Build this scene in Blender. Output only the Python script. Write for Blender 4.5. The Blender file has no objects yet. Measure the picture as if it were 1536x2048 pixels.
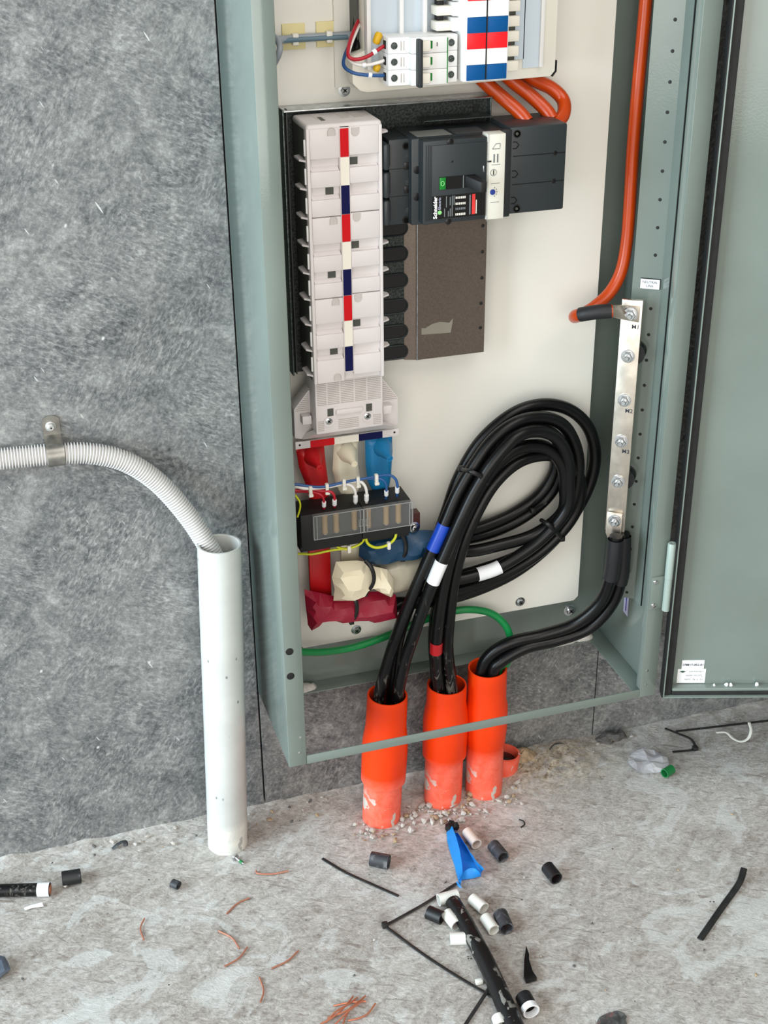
import bpy, bmesh, math, random
from mathutils import Vector, Matrix, noise
from mathutils.geometry import delaunay_2d_cdt

random.seed(7)
scene = bpy.context.scene
COL = scene.collection

# ------------------------------------------------------------------ camera
cam_data = bpy.data.cameras.new('camera')
cam = bpy.data.objects.new('camera', cam_data)
COL.objects.link(cam)
cam_data.sensor_fit = 'VERTICAL'
cam_data.sensor_height = 24.0
cam_data.lens = 24.0 * 2733.4 / 2048.0
cam_data.clip_start = 0.05
YAW, PITCH, ROLL = 0.30090, 0.47664, -0.00992
fwd = Vector((math.sin(YAW) * math.cos(PITCH), math.cos(YAW) * math.cos(PITCH), -math.sin(PITCH)))
right = Vector((math.cos(YAW), -math.sin(YAW), 0))
up = right.cross(fwd)
r2 = math.cos(ROLL) * right + math.sin(ROLL) * up
u2 = -math.sin(ROLL) * right + math.cos(ROLL) * up
M = Matrix((r2, u2, -fwd)).transposed().to_4x4()
M.translation = Vector((-0.28661, -1.49888, 1.24317))
cam.matrix_world = M
scene.camera = cam

# ------------------------------------------------------------------ light
world = bpy.data.worlds.new('world')
scene.world = world
world.use_nodes = True
bg = world.node_tree.nodes['Background']
bg.inputs['Color'].default_value = (1.0, 0.97, 0.93, 1)
bg.inputs['Strength'].default_value = 0.26


def area(name, loc, target, sx, sy, power, color):
    d = bpy.data.lights.new(name, 'AREA')
    d.shape = 'RECTANGLE'
    d.size, d.size_y = sx, sy
    d.energy = power
    d.color = color
    o = bpy.data.objects.new(name, d)
    COL.objects.link(o)
    o.location = loc
    o.rotation_euler = (Vector(target) - Vector(loc)).to_track_quat('-Z', 'Y').to_euler()
    return o


# cool daylight from the open side of the building on the left, and the wide sunlit doorway behind the photographer, and a roof light
area('side_daylight', (-3.0, -0.95, 1.5), (0.2, -0.05, 0.9), 2.2, 2.4, 235, (0.74, 0.90, 1.0))
area('doorway_daylight', (-1.0, -3.6, 1.38), (0.0, 0.0, 1.1), 3.5, 2.35, 92, (1.0, 0.96, 0.895))
area('roof_light', (0.5, -1.9, 3.4), (0.25, -0.35, 0.0), 2.0, 2.0, 50, (1.0, 0.96, 0.90))

scene.view_settings.view_transform = 'Standard'
scene.view_settings.look = 'None'
scene.view_settings.gamma = 1.0
scene.view_settings.use_curve_mapping = False
scene.view_settings.exposure = -0.14


# ------------------------------------------------------------------ materials
def lin(c):
    c = c / 255.0
    return c / 12.92 if c <= 0.04045 else ((c + 0.055) / 1.055) ** 2.4


def rgb(r, g, b):
    return (lin(r), lin(g), lin(b), 1.0)


MATS = {}


def mat(name, col, rough=0.5, metal=0.0, vary=0.0, scale=40.0, bump=0.0, bscale=200.0, alpha=1.0, trans=0.0,
        col2=None, spec=0.5, coat=0.0, detail=5.0):
    if name in MATS:
        return MATS[name]
    m = bpy.data.materials.new(name)
    m.use_nodes = True
    nt = m.node_tree
    b = nt.nodes['Principled BSDF']
    b.inputs['Base Color'].default_value = rgb(*col)
    b.inputs['Roughness'].default_value = rough
    b.inputs['Metallic'].default_value = metal
    b.inputs['Alpha'].default_value = alpha
    b.inputs['Transmission Weight'].default_value = trans
    b.inputs['Specular IOR Level'].default_value = spec
    b.inputs['Coat Weight'].default_value = coat
    tc = nt.nodes.new('ShaderNodeTexCoord')
    if vary > 0 or col2:
        n = nt.nodes.new('ShaderNodeTexNoise')
        n.inputs['Scale'].default_value = scale
        n.inputs['Detail'].default_value = detail
        nt.links.new(tc.outputs['Object'], n.inputs['Vector'])
        r = nt.nodes.new('ShaderNodeValToRGB')
        if col2 is None:
            c1 = tuple(max(0, x * (1 - vary)) for x in col)
            c2 = tuple(min(255, x * (1 + vary)) for x in col)
        else:
            c1, c2 = col, col2
        r.color_ramp.elements[0].position = 0.35
        r.color_ramp.elements[1].position = 0.68
        r.color_ramp.elements[0].color = rgb(*c1)
        r.color_ramp.elements[1].color = rgb(*c2)
        nt.links.new(n.outputs['Fac'], r.inputs['Fac'])
        nt.links.new(r.outputs['Color'], b.inputs['Base Color'])
    if bump > 0:
        n2 = nt.nodes.new('ShaderNodeTexNoise')
        n2.inputs['Scale'].default_value = bscale
        n2.inputs['Detail'].default_value = 4
        nt.links.new(tc.outputs['Object'], n2.inputs['Vector'])
        bp = nt.nodes.new('ShaderNodeBump')
        bp.inputs['Strength'].default_value = bump
        bp.inputs['Distance'].default_value = 0.002
        nt.links.new(n2.outputs['Fac'], bp.inputs['Height'])
        nt.links.new(bp.outputs['Normal'], b.inputs['Normal'])
    MATS[name] = m
    return m


class NT:
    """small helper for node trees"""
    def __init__(s, name, rough=0.9):
        s.m = bpy.data.materials.new(name)
        s.m.use_nodes = True
        s.t = s.m.node_tree
        s.b = s.t.nodes['Principled BSDF']
        s.b.inputs['Roughness'].default_value = rough
        s.tc = s.t.nodes.new('ShaderNodeTexCoord')
        MATS[name] = s.m

    def n(s, typ, **kw):
        o = s.t.nodes.new(typ)
        for k, v in kw.items():
            if k in o.inputs:
                o.inputs[k].default_value = v
            else:
                setattr(o, k, v)
        return o

    def l(s, a, b):
        s.t.links.new(a, b)

    def mapped(s, scale=(1, 1, 1), rot=(0, 0, 0), loc=(0, 0, 0)):
        mp = s.n('ShaderNodeMapping')
        if any(rot):
            mp.vector_type = 'TEXTURE'          # rotate first, then stretch
            scale = tuple(1.0 / k for k in scale)
        mp.inputs['Scale'].default_value = scale
        mp.inputs['Rotation'].default_value = rot
        mp.inputs['Location'].default_value = loc
        s.l(s.tc.outputs['Object'], mp.inputs['Vector'])
        return mp.outputs['Vector']

    def noise(s, vec, scale, detail=6, rough=0.6, dist=0.0):
        o = s.n('ShaderNodeTexNoise', Scale=scale, Detail=detail, Roughness=rough, Distortion=dist)
        s.l(vec, o.inputs['Vector'])
        return o.outputs['Fac']

    def ramp(s, fac, stops):
        r = s.n('ShaderNodeValToRGB')
        e = r.color_ramp.elements
        while len(e) < len(stops):
            e.new(0.5)
        for i, (p, c) in enumerate(stops):
            e[i].position = p
            e[i].color = c if len(c) == 4 else rgb(*c)
        s.l(fac, r.inputs['Fac'])
        return r.outputs['Color']

    def mix(s, fac, a, b, mode='MIX'):
        o = s.n('ShaderNodeMix', data_type='RGBA', blend_type=mode)
        for i, v in ((0, fac), (6, a), (7, b)):
            if hasattr(v, 'is_linked') or hasattr(v, 'links'):
                s.l(v, o.inputs[i])
            else:
                o.inputs[i].default_value = v
        return o.outputs[2]

    def bump(s, h, strength, dist=0.002, prev=None):
        o = s.n('ShaderNodeBump', Strength=strength, Distance=dist)
        s.l(h, o.inputs['Height'])
        if prev is not None:
            s.l(prev, o.inputs['Normal'])
        s.l(o.outputs['Normal'], s.b.inputs['Normal'])
        return o.outputs['Normal']


W4 = (1, 1, 1, 1)
K4 = (0, 0, 0, 1)


def wall_material():
    s = NT('wall_sheet', 0.55)
    v = s.mapped()
    big = s.noise(v, 5.5, 5, 0.62, 0.6)
    mid = s.noise(v, 26, 9, 0.72, 0.7)
    base = s.ramp(mid, [(0.36, (84, 85, 86)), (0.46, (112, 113, 113)), (0.54, (132, 132, 130)), (0.64, (165, 166, 164))])
    tone = s.ramp(big, [(0.38, (105, 106, 107)), (0.5, (125, 126, 127)), (0.62, (152, 152, 150))])
    c = s.mix(0.40, base, tone)
    # short float marks in two directions
    f1 = s.noise(s.mapped((300, 300, 110), (0, 0.55, 0)), 1.0, 3, 0.65, 0.6)
    f2 = s.noise(s.mapped((110, 110, 320), (0, 0.45, 0)), 1.0, 3, 0.65, 0.6)
    zone = s.ramp(s.noise(v, 6, 3, 0.5), [(0.44, K4), (0.56, W4)])
    scuff = s.mix(zone, f1, f2)
    sc = s.ramp(scuff, [(0.36, (86, 86, 87)), (0.52, (125, 126, 127)), (0.66, (186, 186, 184))])
    amt = s.ramp(s.noise(v, 9, 4, 0.6), [(0.35, (0.12, 0.12, 0.12, 1)), (0.62, (0.42, 0.42, 0.42, 1))])
    c = s.mix(amt, c, sc)
    fine = s.noise(v, 150, 7, 0.78, 0.15)
    c = s.mix(0.24, c, s.ramp(fine, [(0.36, (78, 78, 79)), (0.5, (125, 126, 127)), (0.64, (186, 185, 180))]))
    # pale chips
    vo = s.n('ShaderNodeTexVoronoi', Scale=48.0)
    s.l(s.mapped((1, 1, 0.7), (0, 0.5, 0)), vo.inputs['Vector'])
    chip = s.ramp(vo.outputs['Distance'], [(0.06, W4), (0.11, K4)])
    gate = s.ramp(s.noise(v, 31, 2, 0.5), [(0.56, K4), (0.62, W4)])
    chip = s.mix(1.0, chip, gate, 'MULTIPLY')
    c = s.mix(chip, c, rgb(180, 180, 178))
    # thin short scratches
    sr = s.ramp(s.noise(s.mapped((330, 1, 42), (0, -0.5, 0)), 1.0, 0, 0.3), [(0.835, K4), (0.86, W4)])
    c = s.mix(sr, c, rgb(176, 177, 176))
    bc = s.n('ShaderNodeBrightContrast', Bright=0.134, Contrast=0.58)
    s.l(c, bc.inputs['Color'])
    s.l(bc.outputs['Color'], s.b.inputs['Base Color'])
    s.bump(s.mix(0.5, mid, scuff), 0.4, 0.002)
    return s.m


def floor_material():
    s = NT('floor_concrete', 0.75)
    v = s.mapped()
    big = s.noise(v, 5, 6, 0.62, 1.0)
    smear = s.noise(s.mapped((1, 2.0, 1), (0, 0, 0.5)), 20, 7, 0.68, 1.8)
    grain = s.noise(v, 260, 5, 0.75, 0.4)
    fl = s.noise(s.mapped((1, 1.7, 1), (0, 0, -0.5)), 62, 7, 0.7, 1.6)
    c1 = s.ramp(smear, [(0.36, (140, 133, 128)), (0.45, (172, 167, 162)), (0.54, (194, 190, 185)), (0.64, (216, 216, 213))])
    c2 = s.ramp(big, [(0.38, (164, 155, 150)), (0.5, (188, 183, 179)), (0.60, (214, 215, 213))])
    c = s.mix(0.42, c1, c2)
    c3 = s.ramp(fl, [(0.34, (120, 114, 108)), (0.45, (174, 170, 166)), (0.55, (196, 193, 189)), (0.66, (234, 232, 228))])
    c = s.mix(0.40, c, c3)
    g = s.ramp(grain, [(0.34, (138, 134, 130)), (0.5, (190, 187, 183)), (0.68, (226, 224, 220))])
    c = s.mix(0.24, c, g)
    # worn pale patches of laitance
    lt = s.ramp(s.noise(s.mapped((1, 1.3, 1), (0, 0, 0.3)), 9, 8, 0.66, 1.4), [(0.55, K4), (0.60, W4)])
    c = s.mix(s.mix(0.5, K4, lt), c, rgb(212, 214, 212))
    # dark grit
    vo = s.n('ShaderNodeTexVoronoi', Scale=70.0)
    s.l(v, vo.inputs['Vector'])
    spk = s.ramp(vo.outputs['Distance'], [(0.05, W4), (0.10, K4)])
    gate = s.ramp(s.noise(v, 23, 2, 0.5), [(0.57, K4), (0.63, W4)])
    spk = s.mix(1.0, spk, gate, 'MULTIPLY')
    c = s.mix(spk, c, rgb(110, 105, 102))
    # swept hairlines
    hs = s.ramp(s.noise(s.mapped((120, 16, 1), (0, 0, 1.05)), 1.0, 2, 0.4, 2.0), [(0.66, K4), (0.71, W4)])
    c = s.mix(s.mix(0.5, K4, hs), c, rgb(150, 143, 138))
    # orange plastic dust worn into the concrete round the conduits
    sep = s.n('ShaderNodeVectorMath', operation='DISTANCE')
    sep.inputs[1].default_value = (0.235, -0.085, 0)
    s.l(v, sep.inputs[0])
    dust = s.ramp(sep.outputs['Value'], [(0.05, W4), (0.19, K4)])
    dust = s.mix(1.0, dust, s.ramp(fl, [(0.36, K4), (0.6, W4)]), 'MULTIPLY')
    c = s.mix(s.mix(0.3, K4, dust), c, rgb(222, 190, 182))
    bc = s.n('ShaderNodeBrightContrast', Bright=-0.05, Contrast=0.38)
    # rough tan mortar dropped at the foot of the wall right of the conduits
    mo = s.n('ShaderNodeVectorMath', operation='DISTANCE')
    mo.inputs[1].default_value = (0.40, -0.075, 0)
    s.l(s.mapped((1, 1.9, 1)), mo.inputs[0])
    zone = s.ramp(mo.outputs['Value'], [(0.03, W4), (0.15, K4)])
    zone = s.mix(1.0, zone, s.ramp(smear, [(0.40, K4), (0.55, W4)]), 'MULTIPLY')
    mcol = s.ramp(s.noise(v, 130, 6, 0.7, 0.6), [(0.36, (120, 106, 90)), (0.48, (178, 166, 148)), (0.62, (214, 206, 192))])
    c = s.mix(s.mix(0.8, K4, zone), c, mcol)
    s.l(c, bc.inputs['Color'])
    s.l(bc.outputs['Color'], s.b.inputs['Base Color'])
    h = s.mix(0.5, smear, fl)
    n1 = s.bump(h, 0.6, 0.005)
    s.bump(grain, 0.4, 0.0012, n1)
    return s.m


def dirty_plastic(name, base, pale, z0=0.0, z1=0.08, chip=(196, 190, 182), fleck=None, rough=0.42):
    """plastic pipe: concrete splashes and scuffs worn into the lower end"""
    s = NT(name, rough)
    s.b.inputs['Specular IOR Level'].default_value = 0.3
    v = s.mapped()
    n = s.noise(v, 60, 5, 0.65, 0.5)
    sepz = s.n('ShaderNodeSeparateXYZ')
    s.l(s.tc.outputs['Object'], sepz.inputs[0])
    mr = s.n('ShaderNodeMapRange')
    mr.inputs['From Min'].default_value = z0
    mr.inputs['From Max'].default_value = z1
    mr.inputs['To Min'].default_value = 1
    mr.inputs['To Max'].default_value = 0
    s.l(sepz.outputs['Z'], mr.inputs['Value'])
    low = mr.outputs['Result']
    pm = s.n('ShaderNodeMath', operation='MULTIPLY')
    s.l(s.ramp(n, [(0.30, (0.35, 0.35, 0.35, 1)), (0.62, W4)]), pm.inputs[0])
    s.l(s.ramp(low, [(0.02, K4), (0.22, W4)]), pm.inputs[1])
    tint = s.ramp(s.noise(v, 14, 4, 0.6), [(0.3, tuple(int(x * 0.93) for x in base)), (0.7, base)])
    c = s.mix(pm.outputs[0], tint, rgb(*pale))
    ch = s.ramp(s.noise(v, 34, 4, 0.55, 0.6), [(0.565, K4), (0.59, W4)])
    cm = s.n('ShaderNodeMath', operation='MULTIPLY')
    s.l(ch, cm.inputs[0])
    lr = s.ramp(low, [(0.25, K4), (0.5, W4)])
    s.l(lr, cm.inputs[1])
    c = s.mix(cm.outputs[0], c, rgb(*chip))
    if fleck:
        vo = s.n('ShaderNodeTexVoronoi', Scale=75.0)
        s.l(s.mapped((1, 1, 0.6)), vo.inputs['Vector'])
        f = s.ramp(vo.outputs['Distance'], [(0.08, W4), (0.13, K4)])
        g = s.ramp(s.noise(v, 19, 2, 0.5), [(0.5, K4), (0.58, W4)])
        f = s.mix(1.0, f, g, 'MULTIPLY')
        c = s.mix(f, c, rgb(*fleck))
    s.l(c, s.b.inputs['Base Color'])
    return s.m


def speckled(name, base, spots, rough=0.35, metal=0.0, scale=60, lo=0.62, hi=0.66):
    s = NT(name, rough)
    s.b.inputs['Metallic'].default_value = metal
    v = s.mapped()
    c = s.mix(s.ramp(s.noise(v, scale, 4, 0.6, 0.8), [(lo, K4), (hi, W4)]), rgb(*base), rgb(*spots))
    s.l(c, s.b.inputs['Base Color'])
    return s.m


wall_material()
floor_material()
mat('paint', (118, 129, 122), 0.14, vary=0.03, scale=9, bump=0.03, bscale=420, spec=0.7)
mat('plate_white', (230, 228, 219), 0.38, vary=0.015, scale=6)
mat('shroud', (220, 214, 213), 0.45, vary=0.012, scale=20)
mat('white_plastic', (232, 232, 231), 0.4)
mat('warm_white', (232, 228, 216), 0.45)
mat('grey_blue', (196, 208, 218), 0.35)
mat('chassis_dark', (70, 73, 67), 0.5)
mat('black_plastic', (40, 46, 49), 0.42)
mat('black_plastic2', (32, 37, 40), 0.5)
mat('black_gloss', (10, 10, 11), 0.3)
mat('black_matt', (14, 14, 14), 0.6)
mat('rubber', (16, 16, 16), 0.7)
mat('red_mark', (202, 4, 18), 0.5, spec=0.25)
mat('cream_mark', (238, 233, 220), 0.45)
mat('navy_mark', (2, 8, 68), 0.5, spec=0.2)
mat('blue_mark', (0, 80, 140), 0.45, spec=0.25)
mat('bright_red_mark', (250, 24, 34), 0.4)
mat('white_mark', (252, 252, 252), 0.4)
mat('red_sleeve', (190, 16, 24), 0.42, bump=0.1, bscale=90)
mat('cream_sleeve', (226, 219, 196), 0.42, bump=0.1, bscale=90)
mat('blue_sleeve', (16, 118, 172), 0.42, bump=0.1, bscale=90)
mat('maroon_wrap', (148, 20, 48), 0.4, bump=0.25, bscale=60)
mat('cream_wrap', (234, 224, 196), 0.5, bump=0.25, bscale=60)
mat('navy_wrap', (22, 62, 92), 0.4, bump=0.25, bscale=60)
mat('clear_sleeve', (176, 170, 152), 0.3, bump=0.3, bscale=60)
mat('black_cable', (9, 9, 10), 0.33, bump=0.05, bscale=120, spec=0.32)


def dusty_cable():
    s = NT('dusty_cable', 0.34)
    s.b.inputs['Specular IOR Level'].default_value = 0.32
    sepz = s.n('ShaderNodeSeparateXYZ')
    s.l(s.tc.outputs['Object'], sepz.inputs[0])
    mr = s.n('ShaderNodeMapRange')
    mr.inputs['From Min'].default_value = 0.06
    mr.inputs['From Max'].default_value = 0.30
    mr.inputs['To Min'].default_value = 0.09
    mr.inputs['To Max'].default_value = -0.12
    s.l(sepz.outputs['Z'], mr.inputs['Value'])
    ad = s.n('ShaderNodeMath', operation='ADD')
    s.l(s.noise(s.mapped((1, 1, 0.35)), 150, 4, 0.6, 0.8), ad.inputs[0])
    s.l(mr.outputs['Result'], ad.inputs[1])
    c = s.mix(s.ramp(ad.outputs[0], [(0.63, K4), (0.74, W4)]), rgb(9, 9, 10), rgb(92, 88, 82))
    s.l(c, s.b.inputs['Base Color'])


dusty_cable()
mat('heat_shrink', (24, 24, 27), 0.55)
mat('orange_cable', (188, 64, 8), 0.28, vary=0.05, scale=20)
mat('green_cable', (18, 128, 66), 0.35, vary=0.05, scale=30)
mat('wire_red', (176, 16, 38), 0.4)
mat('wire_white', (230, 228, 224), 0.4)
mat('wire_blue', (36, 84, 142), 0.4)
mat('wire_yellow', (200, 205, 30), 0.4)
mat('wire_grey', (150, 158, 166), 0.4)
mat('tie_black', (14, 14, 14), 0.45)
mat('tie_dusty', (36, 36, 35), 0.55, vary=0.25, scale=60)
mat('galv_shaded', (64, 68, 66), 0.4, 0.85, vary=0.3, scale=420)  # darker copy of the galvanised steel, with the tray floor's shade in the colour
mat('tie_white', (226, 224, 214), 0.45)
mat('tape_blue', (20, 66, 176), 0.35)
mat('tape_white', (238, 240, 242), 0.45)
mat('tape_red', (180, 22, 30), 0.4)
mat('zinc', (190, 194, 196), 0.28, 1.0, vary=0.1, scale=150)
mat('steel', (200, 202, 204), 0.22, 1.0)
mat('tinned', (214, 206, 194), 0.34, 1.0, vary=0.07, scale=55, bump=0.03, bscale=60)
mat('galv', (98, 106, 104), 0.38, 0.9, vary=0.22, scale=500)
mat('tray_metal', (112, 101, 93), 0.42, 0.75, vary=0.05, scale=500)
mat('copper', (206, 132, 102), 0.35, 0.5)
mat('copper_dull', (184, 122, 98), 0.45, 0.3)
mat('brown_bar', (74, 38, 32), 0.5)
mat('clear_cover', (150, 152, 152), 0.08, alpha=0.2)
mat('fuse_body', (158, 134, 98), 0.5)
mat('yellow_tag', (214, 168, 20), 0.45)
mat('double_tape', (226, 214, 160), 0.6)
mat('sticker', (246, 247, 250), 0.4)
mat('ink', (40, 44, 60), 0.6)
mat('ink_green', (30, 76, 58), 0.6)
mat('ink_grey', (110, 116, 118), 0.6)
mat('sticker_lilac', (206, 208, 240), 0.4)
mat('indicator_green', (10, 120, 40), 0.35)
mat('logo_green', (140, 214, 130), 0.4)
mat('signal_red', (226, 58, 52), 0.4)
mat('dial_blue', (38, 62, 140), 0.4)
mat('rating_strip', (224, 222, 210), 0.4)
dirty_plastic('conduit_orange', (250, 66, 10), (250, 118, 96), 0.0, 0.098, chip=(205, 196, 186), rough=0.38)
dirty_plastic('pvc_white', (205, 206, 202), (226, 224, 214), 0.0, 0.06, chip=(176, 176, 172), fleck=(132, 134, 132), rough=0.3)
mat('corrugated', (214, 212, 210), 0.5)
mat('corrugated_shade', (150, 150, 152), 0.6)
mat('milky', (226, 226, 218), 0.38)
mat('beige_offcut', (214, 200, 188), 0.5)
speckled('offcut_black', (20, 21, 23), (84, 86, 90), 0.5, scale=55, lo=0.55, hi=0.68)
speckled('offcut_grey', (52, 54, 58), (120, 120, 122), 0.55, scale=70, lo=0.5, hi=0.7)
mat('wrapper_blue', (56, 174, 248), 0.35)
mat('foil', (240, 240, 246), 0.18, 0.1, vary=0.06, scale=30)
mat('green_ring', (24, 120, 62), 0.4)
mat('stone', (186, 180, 172), 0.9, vary=0.12, scale=120)
mat('stone_tan', (168, 146, 118), 0.9, vary=0.15, scale=120)
mat('stone_dark', (94, 92, 90), 0.9, vary=0.15, scale=120)
mat('plaster', (216, 210, 202), 0.9, vary=0.1, scale=90, bump=0.4, bscale=180)
mat('gasket', (26, 26, 26), 0.75, vary=0.2, scale=80)
mat('hinge_paint', (152, 166, 158), 0.3)
mat('grey_lump', (92, 104, 120), 0.5, vary=0.2, scale=40)


def MT(k):
    return MATS[k]


# ------------------------------------------------------------------ mesh helpers
BASE = {}


def new_bm():
    return bmesh.new()


def bm_box(bm, lo, hi, bevel=0.0, seg=2):
    lo, hi = Vector(lo), Vector(hi)
    r = bmesh.ops.create_cube(bm, size=1.0)
    vs = r['verts']
    c, s = (lo + hi) / 2, hi - lo
    for v in vs:
        v.co = Vector((v.co.x * s.x, v.co.y * s.y, v.co.z * s.z)) + c
    if bevel > 0:
        es = set()
        for v in vs:
            es.update(v.link_edges)
        b = min(bevel, 0.45 * min(abs(s.x), abs(s.y), abs(s.z)))
        bmesh.ops.bevel(bm, geom=list(es), offset=b, segments=seg, affect='EDGES', profile=0.5)
    return vs


def frame_from(axis):
    a = Vector(axis).normalized()
    t = Vector((0, 0, 1)) if abs(a.z) < 0.9 else Vector((1, 0, 0))
    x = t.cross(a).normalized()
    return x, a.cross(x).normalized(), a


def bm_lathe(bm, origin, axis, prof, seg=24, cap=True, arc=None):
    """prof: list of (radius, distance along axis)"""
    x, y, a = frame_from(axis)
    o = Vector(origin)
    rings = []
    for r, h in prof:
        ring = []
        for k in range(seg):
            t = 2 * math.pi * k / seg
            ring.append(bm.verts.new(o + a * h + (x * math.cos(t) + y * math.sin(t)) * max(r, 1e-5)))
        rings.append(ring)
    for i in range(len(rings) - 1):
        for k in range(seg):
            bm.faces.new((rings[i][k], rings[i][(k + 1) % seg], rings[i + 1][(k + 1) % seg], rings[i + 1][k]))
    if cap:
        bm.faces.new(list(reversed(rings[0])))
        bm.faces.new(rings[-1])
    return rings


def bm_hex(bm, origin, axis, r, h):
    bm_lathe(bm, origin, axis, [(r * 0.94, 0), (r, 0.0003), (r, h - 0.0006), (r * 0.9, h)], seg=6)


def spline(pts, n=8):
    pts = [Vector(p) for p in pts]
    if len(pts) < 3:
        return [pts[0].lerp(pts[-1], i / n) for i in range(n + 1)]
    out = []
    P = [pts[0] * 2 - pts[1]] + pts + [pts[-1] * 2 - pts[-2]]
    for i in range(1, len(P) - 2):
        p0, p1, p2, p3 = P[i - 1], P[i], P[i + 1], P[i + 2]
        for k in range(n):
            t = k / n
            out.append(0.5 * ((2 * p1) + (p2 - p0) * t + (2 * p0 - 5 * p1 + 4 * p2 - p3) * t * t + (3 * p1 - p0 - 3 * p2 + p3) * t ** 3))
    out.append(pts[-1])
    return out


def bm_tube(bm, path, r, seg=12, cap=True, flat=1.0, flat_dir=None, rfun=None):
    """tube along a list of points; r may vary through rfun(i, n); flat squashes along flat_dir"""
    path = [Vector(p) for p in path]
    q = [path[0]]
    for p in path[1:]:
        if (p - q[-1]).length > 1e-5:
            q.append(p)
    path = q
    n = len(path)
    tang = []
    for i in range(n):
        a = path[max(0, i - 1)]
        b = path[min(n - 1, i + 1)]
        tang.append((b - a).normalized())
    x, y, _ = frame_from(tang[0])
    rings = []
    for i in range(n):
        t = tang[i]
        x = (x - t * x.dot(t)).normalized()
        y = t.cross(x).normalized()
        rr = rfun(i, n) if rfun else r
        ring = []
        for k in range(seg):
            a = 2 * math.pi * k / seg
            off = x * math.cos(a) * rr + y * math.sin(a) * rr
            if flat_dir is not None:
                d = Vector(flat_dir).normalized()
                off = off - d * off.dot(d) * (1 - flat)
            ring.append(bm.verts.new(path[i] + off))
        rings.append(ring)
    for i in range(n - 1):
        for k in range(seg):
            bm.faces.new((rings[i][k], rings[i][(k + 1) % seg], rings[i + 1][(k + 1) % seg], rings[i + 1][k]))
    if cap:
        bm.faces.new(list(reversed(rings[0])))
        bm.faces.new(rings[-1])
    return rings


def bm_hollow(bm, p0, p1, ro, ri, seg=20, squash=1.0, warp=0.0):
    p0, p1 = Vector(p0), Vector(p1)
    a = (p1 - p0)
    L = a.length
    start = len(bm.verts)
    rings = bm_lathe(bm, p0, a, [(ri, 0), (ro, 0), (ro, L), (ri, L), (ri, 0.0001)], seg=seg, cap=False)
    if squash != 1.0:
        for ring in rings:
            for v in ring:
                v.co.z = p0.z + (p1.z - p0.z) * 0.5 + (v.co.z - (p0.z + p1.z) * 0.5) * squash
    return rings


def bm_prism(bm, outline, d, bevel=0.0):
    """outline: 3D points of a planar polygon, extruded by vector d"""
    d = Vector(d)
    a = [bm.verts.new(Vector(p)) for p in outline]
    b = [bm.verts.new(Vector(p) + d) for p in outline]
    n = len(a)
    f = [bm.faces.new(a), bm.faces.new(list(reversed(b)))]
    for i in range(n):
        f.append(bm.faces.new((a[i], b[i], b[(i + 1) % n], a[(i + 1) % n])))
    bmesh.ops.recalc_face_normals(bm, faces=f)
    if bevel > 0:
        es = set()
        for v in a + b:
            es.update(v.link_edges)
        bmesh.ops.bevel(bm, geom=list(es), offset=bevel, segments=2, affect='EDGES', profile=0.5)


def bm_pillow(bm, outline, front, back, n=(0, -1, 0), edge=0.010, step=0.004, wr=0.0015, wscale=60, seed=0):
    """soft bag: outline on a plane with normal n, bulging by front towards n and by back away from it"""
    pts = [Vector(p) for p in outline]
    nn = Vector(n).normalized()
    o = pts[0]
    ux = (Vector((1, 0, 0)) - nn * nn.x)
    if ux.length < 0.1:
        ux = Vector((0, 1, 0))
    ux.normalize()
    uy = nn.cross(ux)
    P2 = [Vector(((p - o).dot(ux), (p - o).dot(uy))) for p in pts]
    # resample the boundary
    B = []
    m = len(P2)
    for i in range(m):
        a, b = P2[i], P2[(i + 1) % m]
        k = max(1, int((b - a).length / step))
        for j in range(k):
            B.append(a.lerp(b, j / k))

    def inside(p):
        c = False
        j = len(P2) - 1
        for i in range(len(P2)):
            a, b = P2[i], P2[j]
            if (a.y > p.y) != (b.y > p.y) and p.x < (b.x - a.x) * (p.y - a.y) / (b.y - a.y + 1e-12) + a.x:
                c = not c
            j = i
        return c

    def dist(p):
        best = 1e9
        for i in range(m):
            a, b = P2[i], P2[(i + 1) % m]
            ab = b - a
            t = max(0, min(1, (p - a).dot(ab) / max(ab.length_squared, 1e-12)))
            best = min(best, (p - (a + ab * t)).length)
        return best
    x0, x1 = min(p.x for p in P2), max(p.x for p in P2)
    y0, y1 = min(p.y for p in P2), max(p.y for p in P2)
    I = []
    nx, ny = int((x1 - x0) / step), int((y1 - y0) / step)
    for i in range(nx + 1):
        for j in range(ny + 1):
            p = Vector((x0 + (i + 0.5 * (j % 2)) * step, y0 + j * step))
            if inside(p) and dist(p) > step * 0.55:
                I.append(p)
    nb = len(B)
    V2, E, F, _, _, _ = delaunay_2d_cdt(B + I, [(i, (i + 1) % nb) for i in range(nb)], [], 1, 1e-6)
    fr, bk = [], []
    for p in V2:
        d = dist(p)
        t = min(1, d / edge)
        s = math.sqrt(max(0, 1 - (1 - t) ** 2))
        w = o + ux * p.x + uy * p.y
        q_ = w * wscale + Vector((seed, 0, 0))
        nz = (noise.noise(q_) * 0.6 - abs(noise.noise(q_ * 0.55 + Vector((3, 7, 1)))) * 1.6 + 0.3) * wr
        fr.append(bm.verts.new(w + nn * (front * s + nz * (0.3 + t))))
        bk.append(fr[-1] if d < 1e-5 else bm.verts.new(w - nn * (back * s)))
    for f in F:
        try:
            bm.faces.new([fr[i] for i in f])
            if len(set(bk[i] for i in f) - set(fr[i] for i in f)) > 0:
                bm.faces.new([bk[i] for i in reversed(f)])
        except ValueError:
            pass
    bmesh.ops.recalc_face_normals(bm, faces=bm.faces[:])


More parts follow.
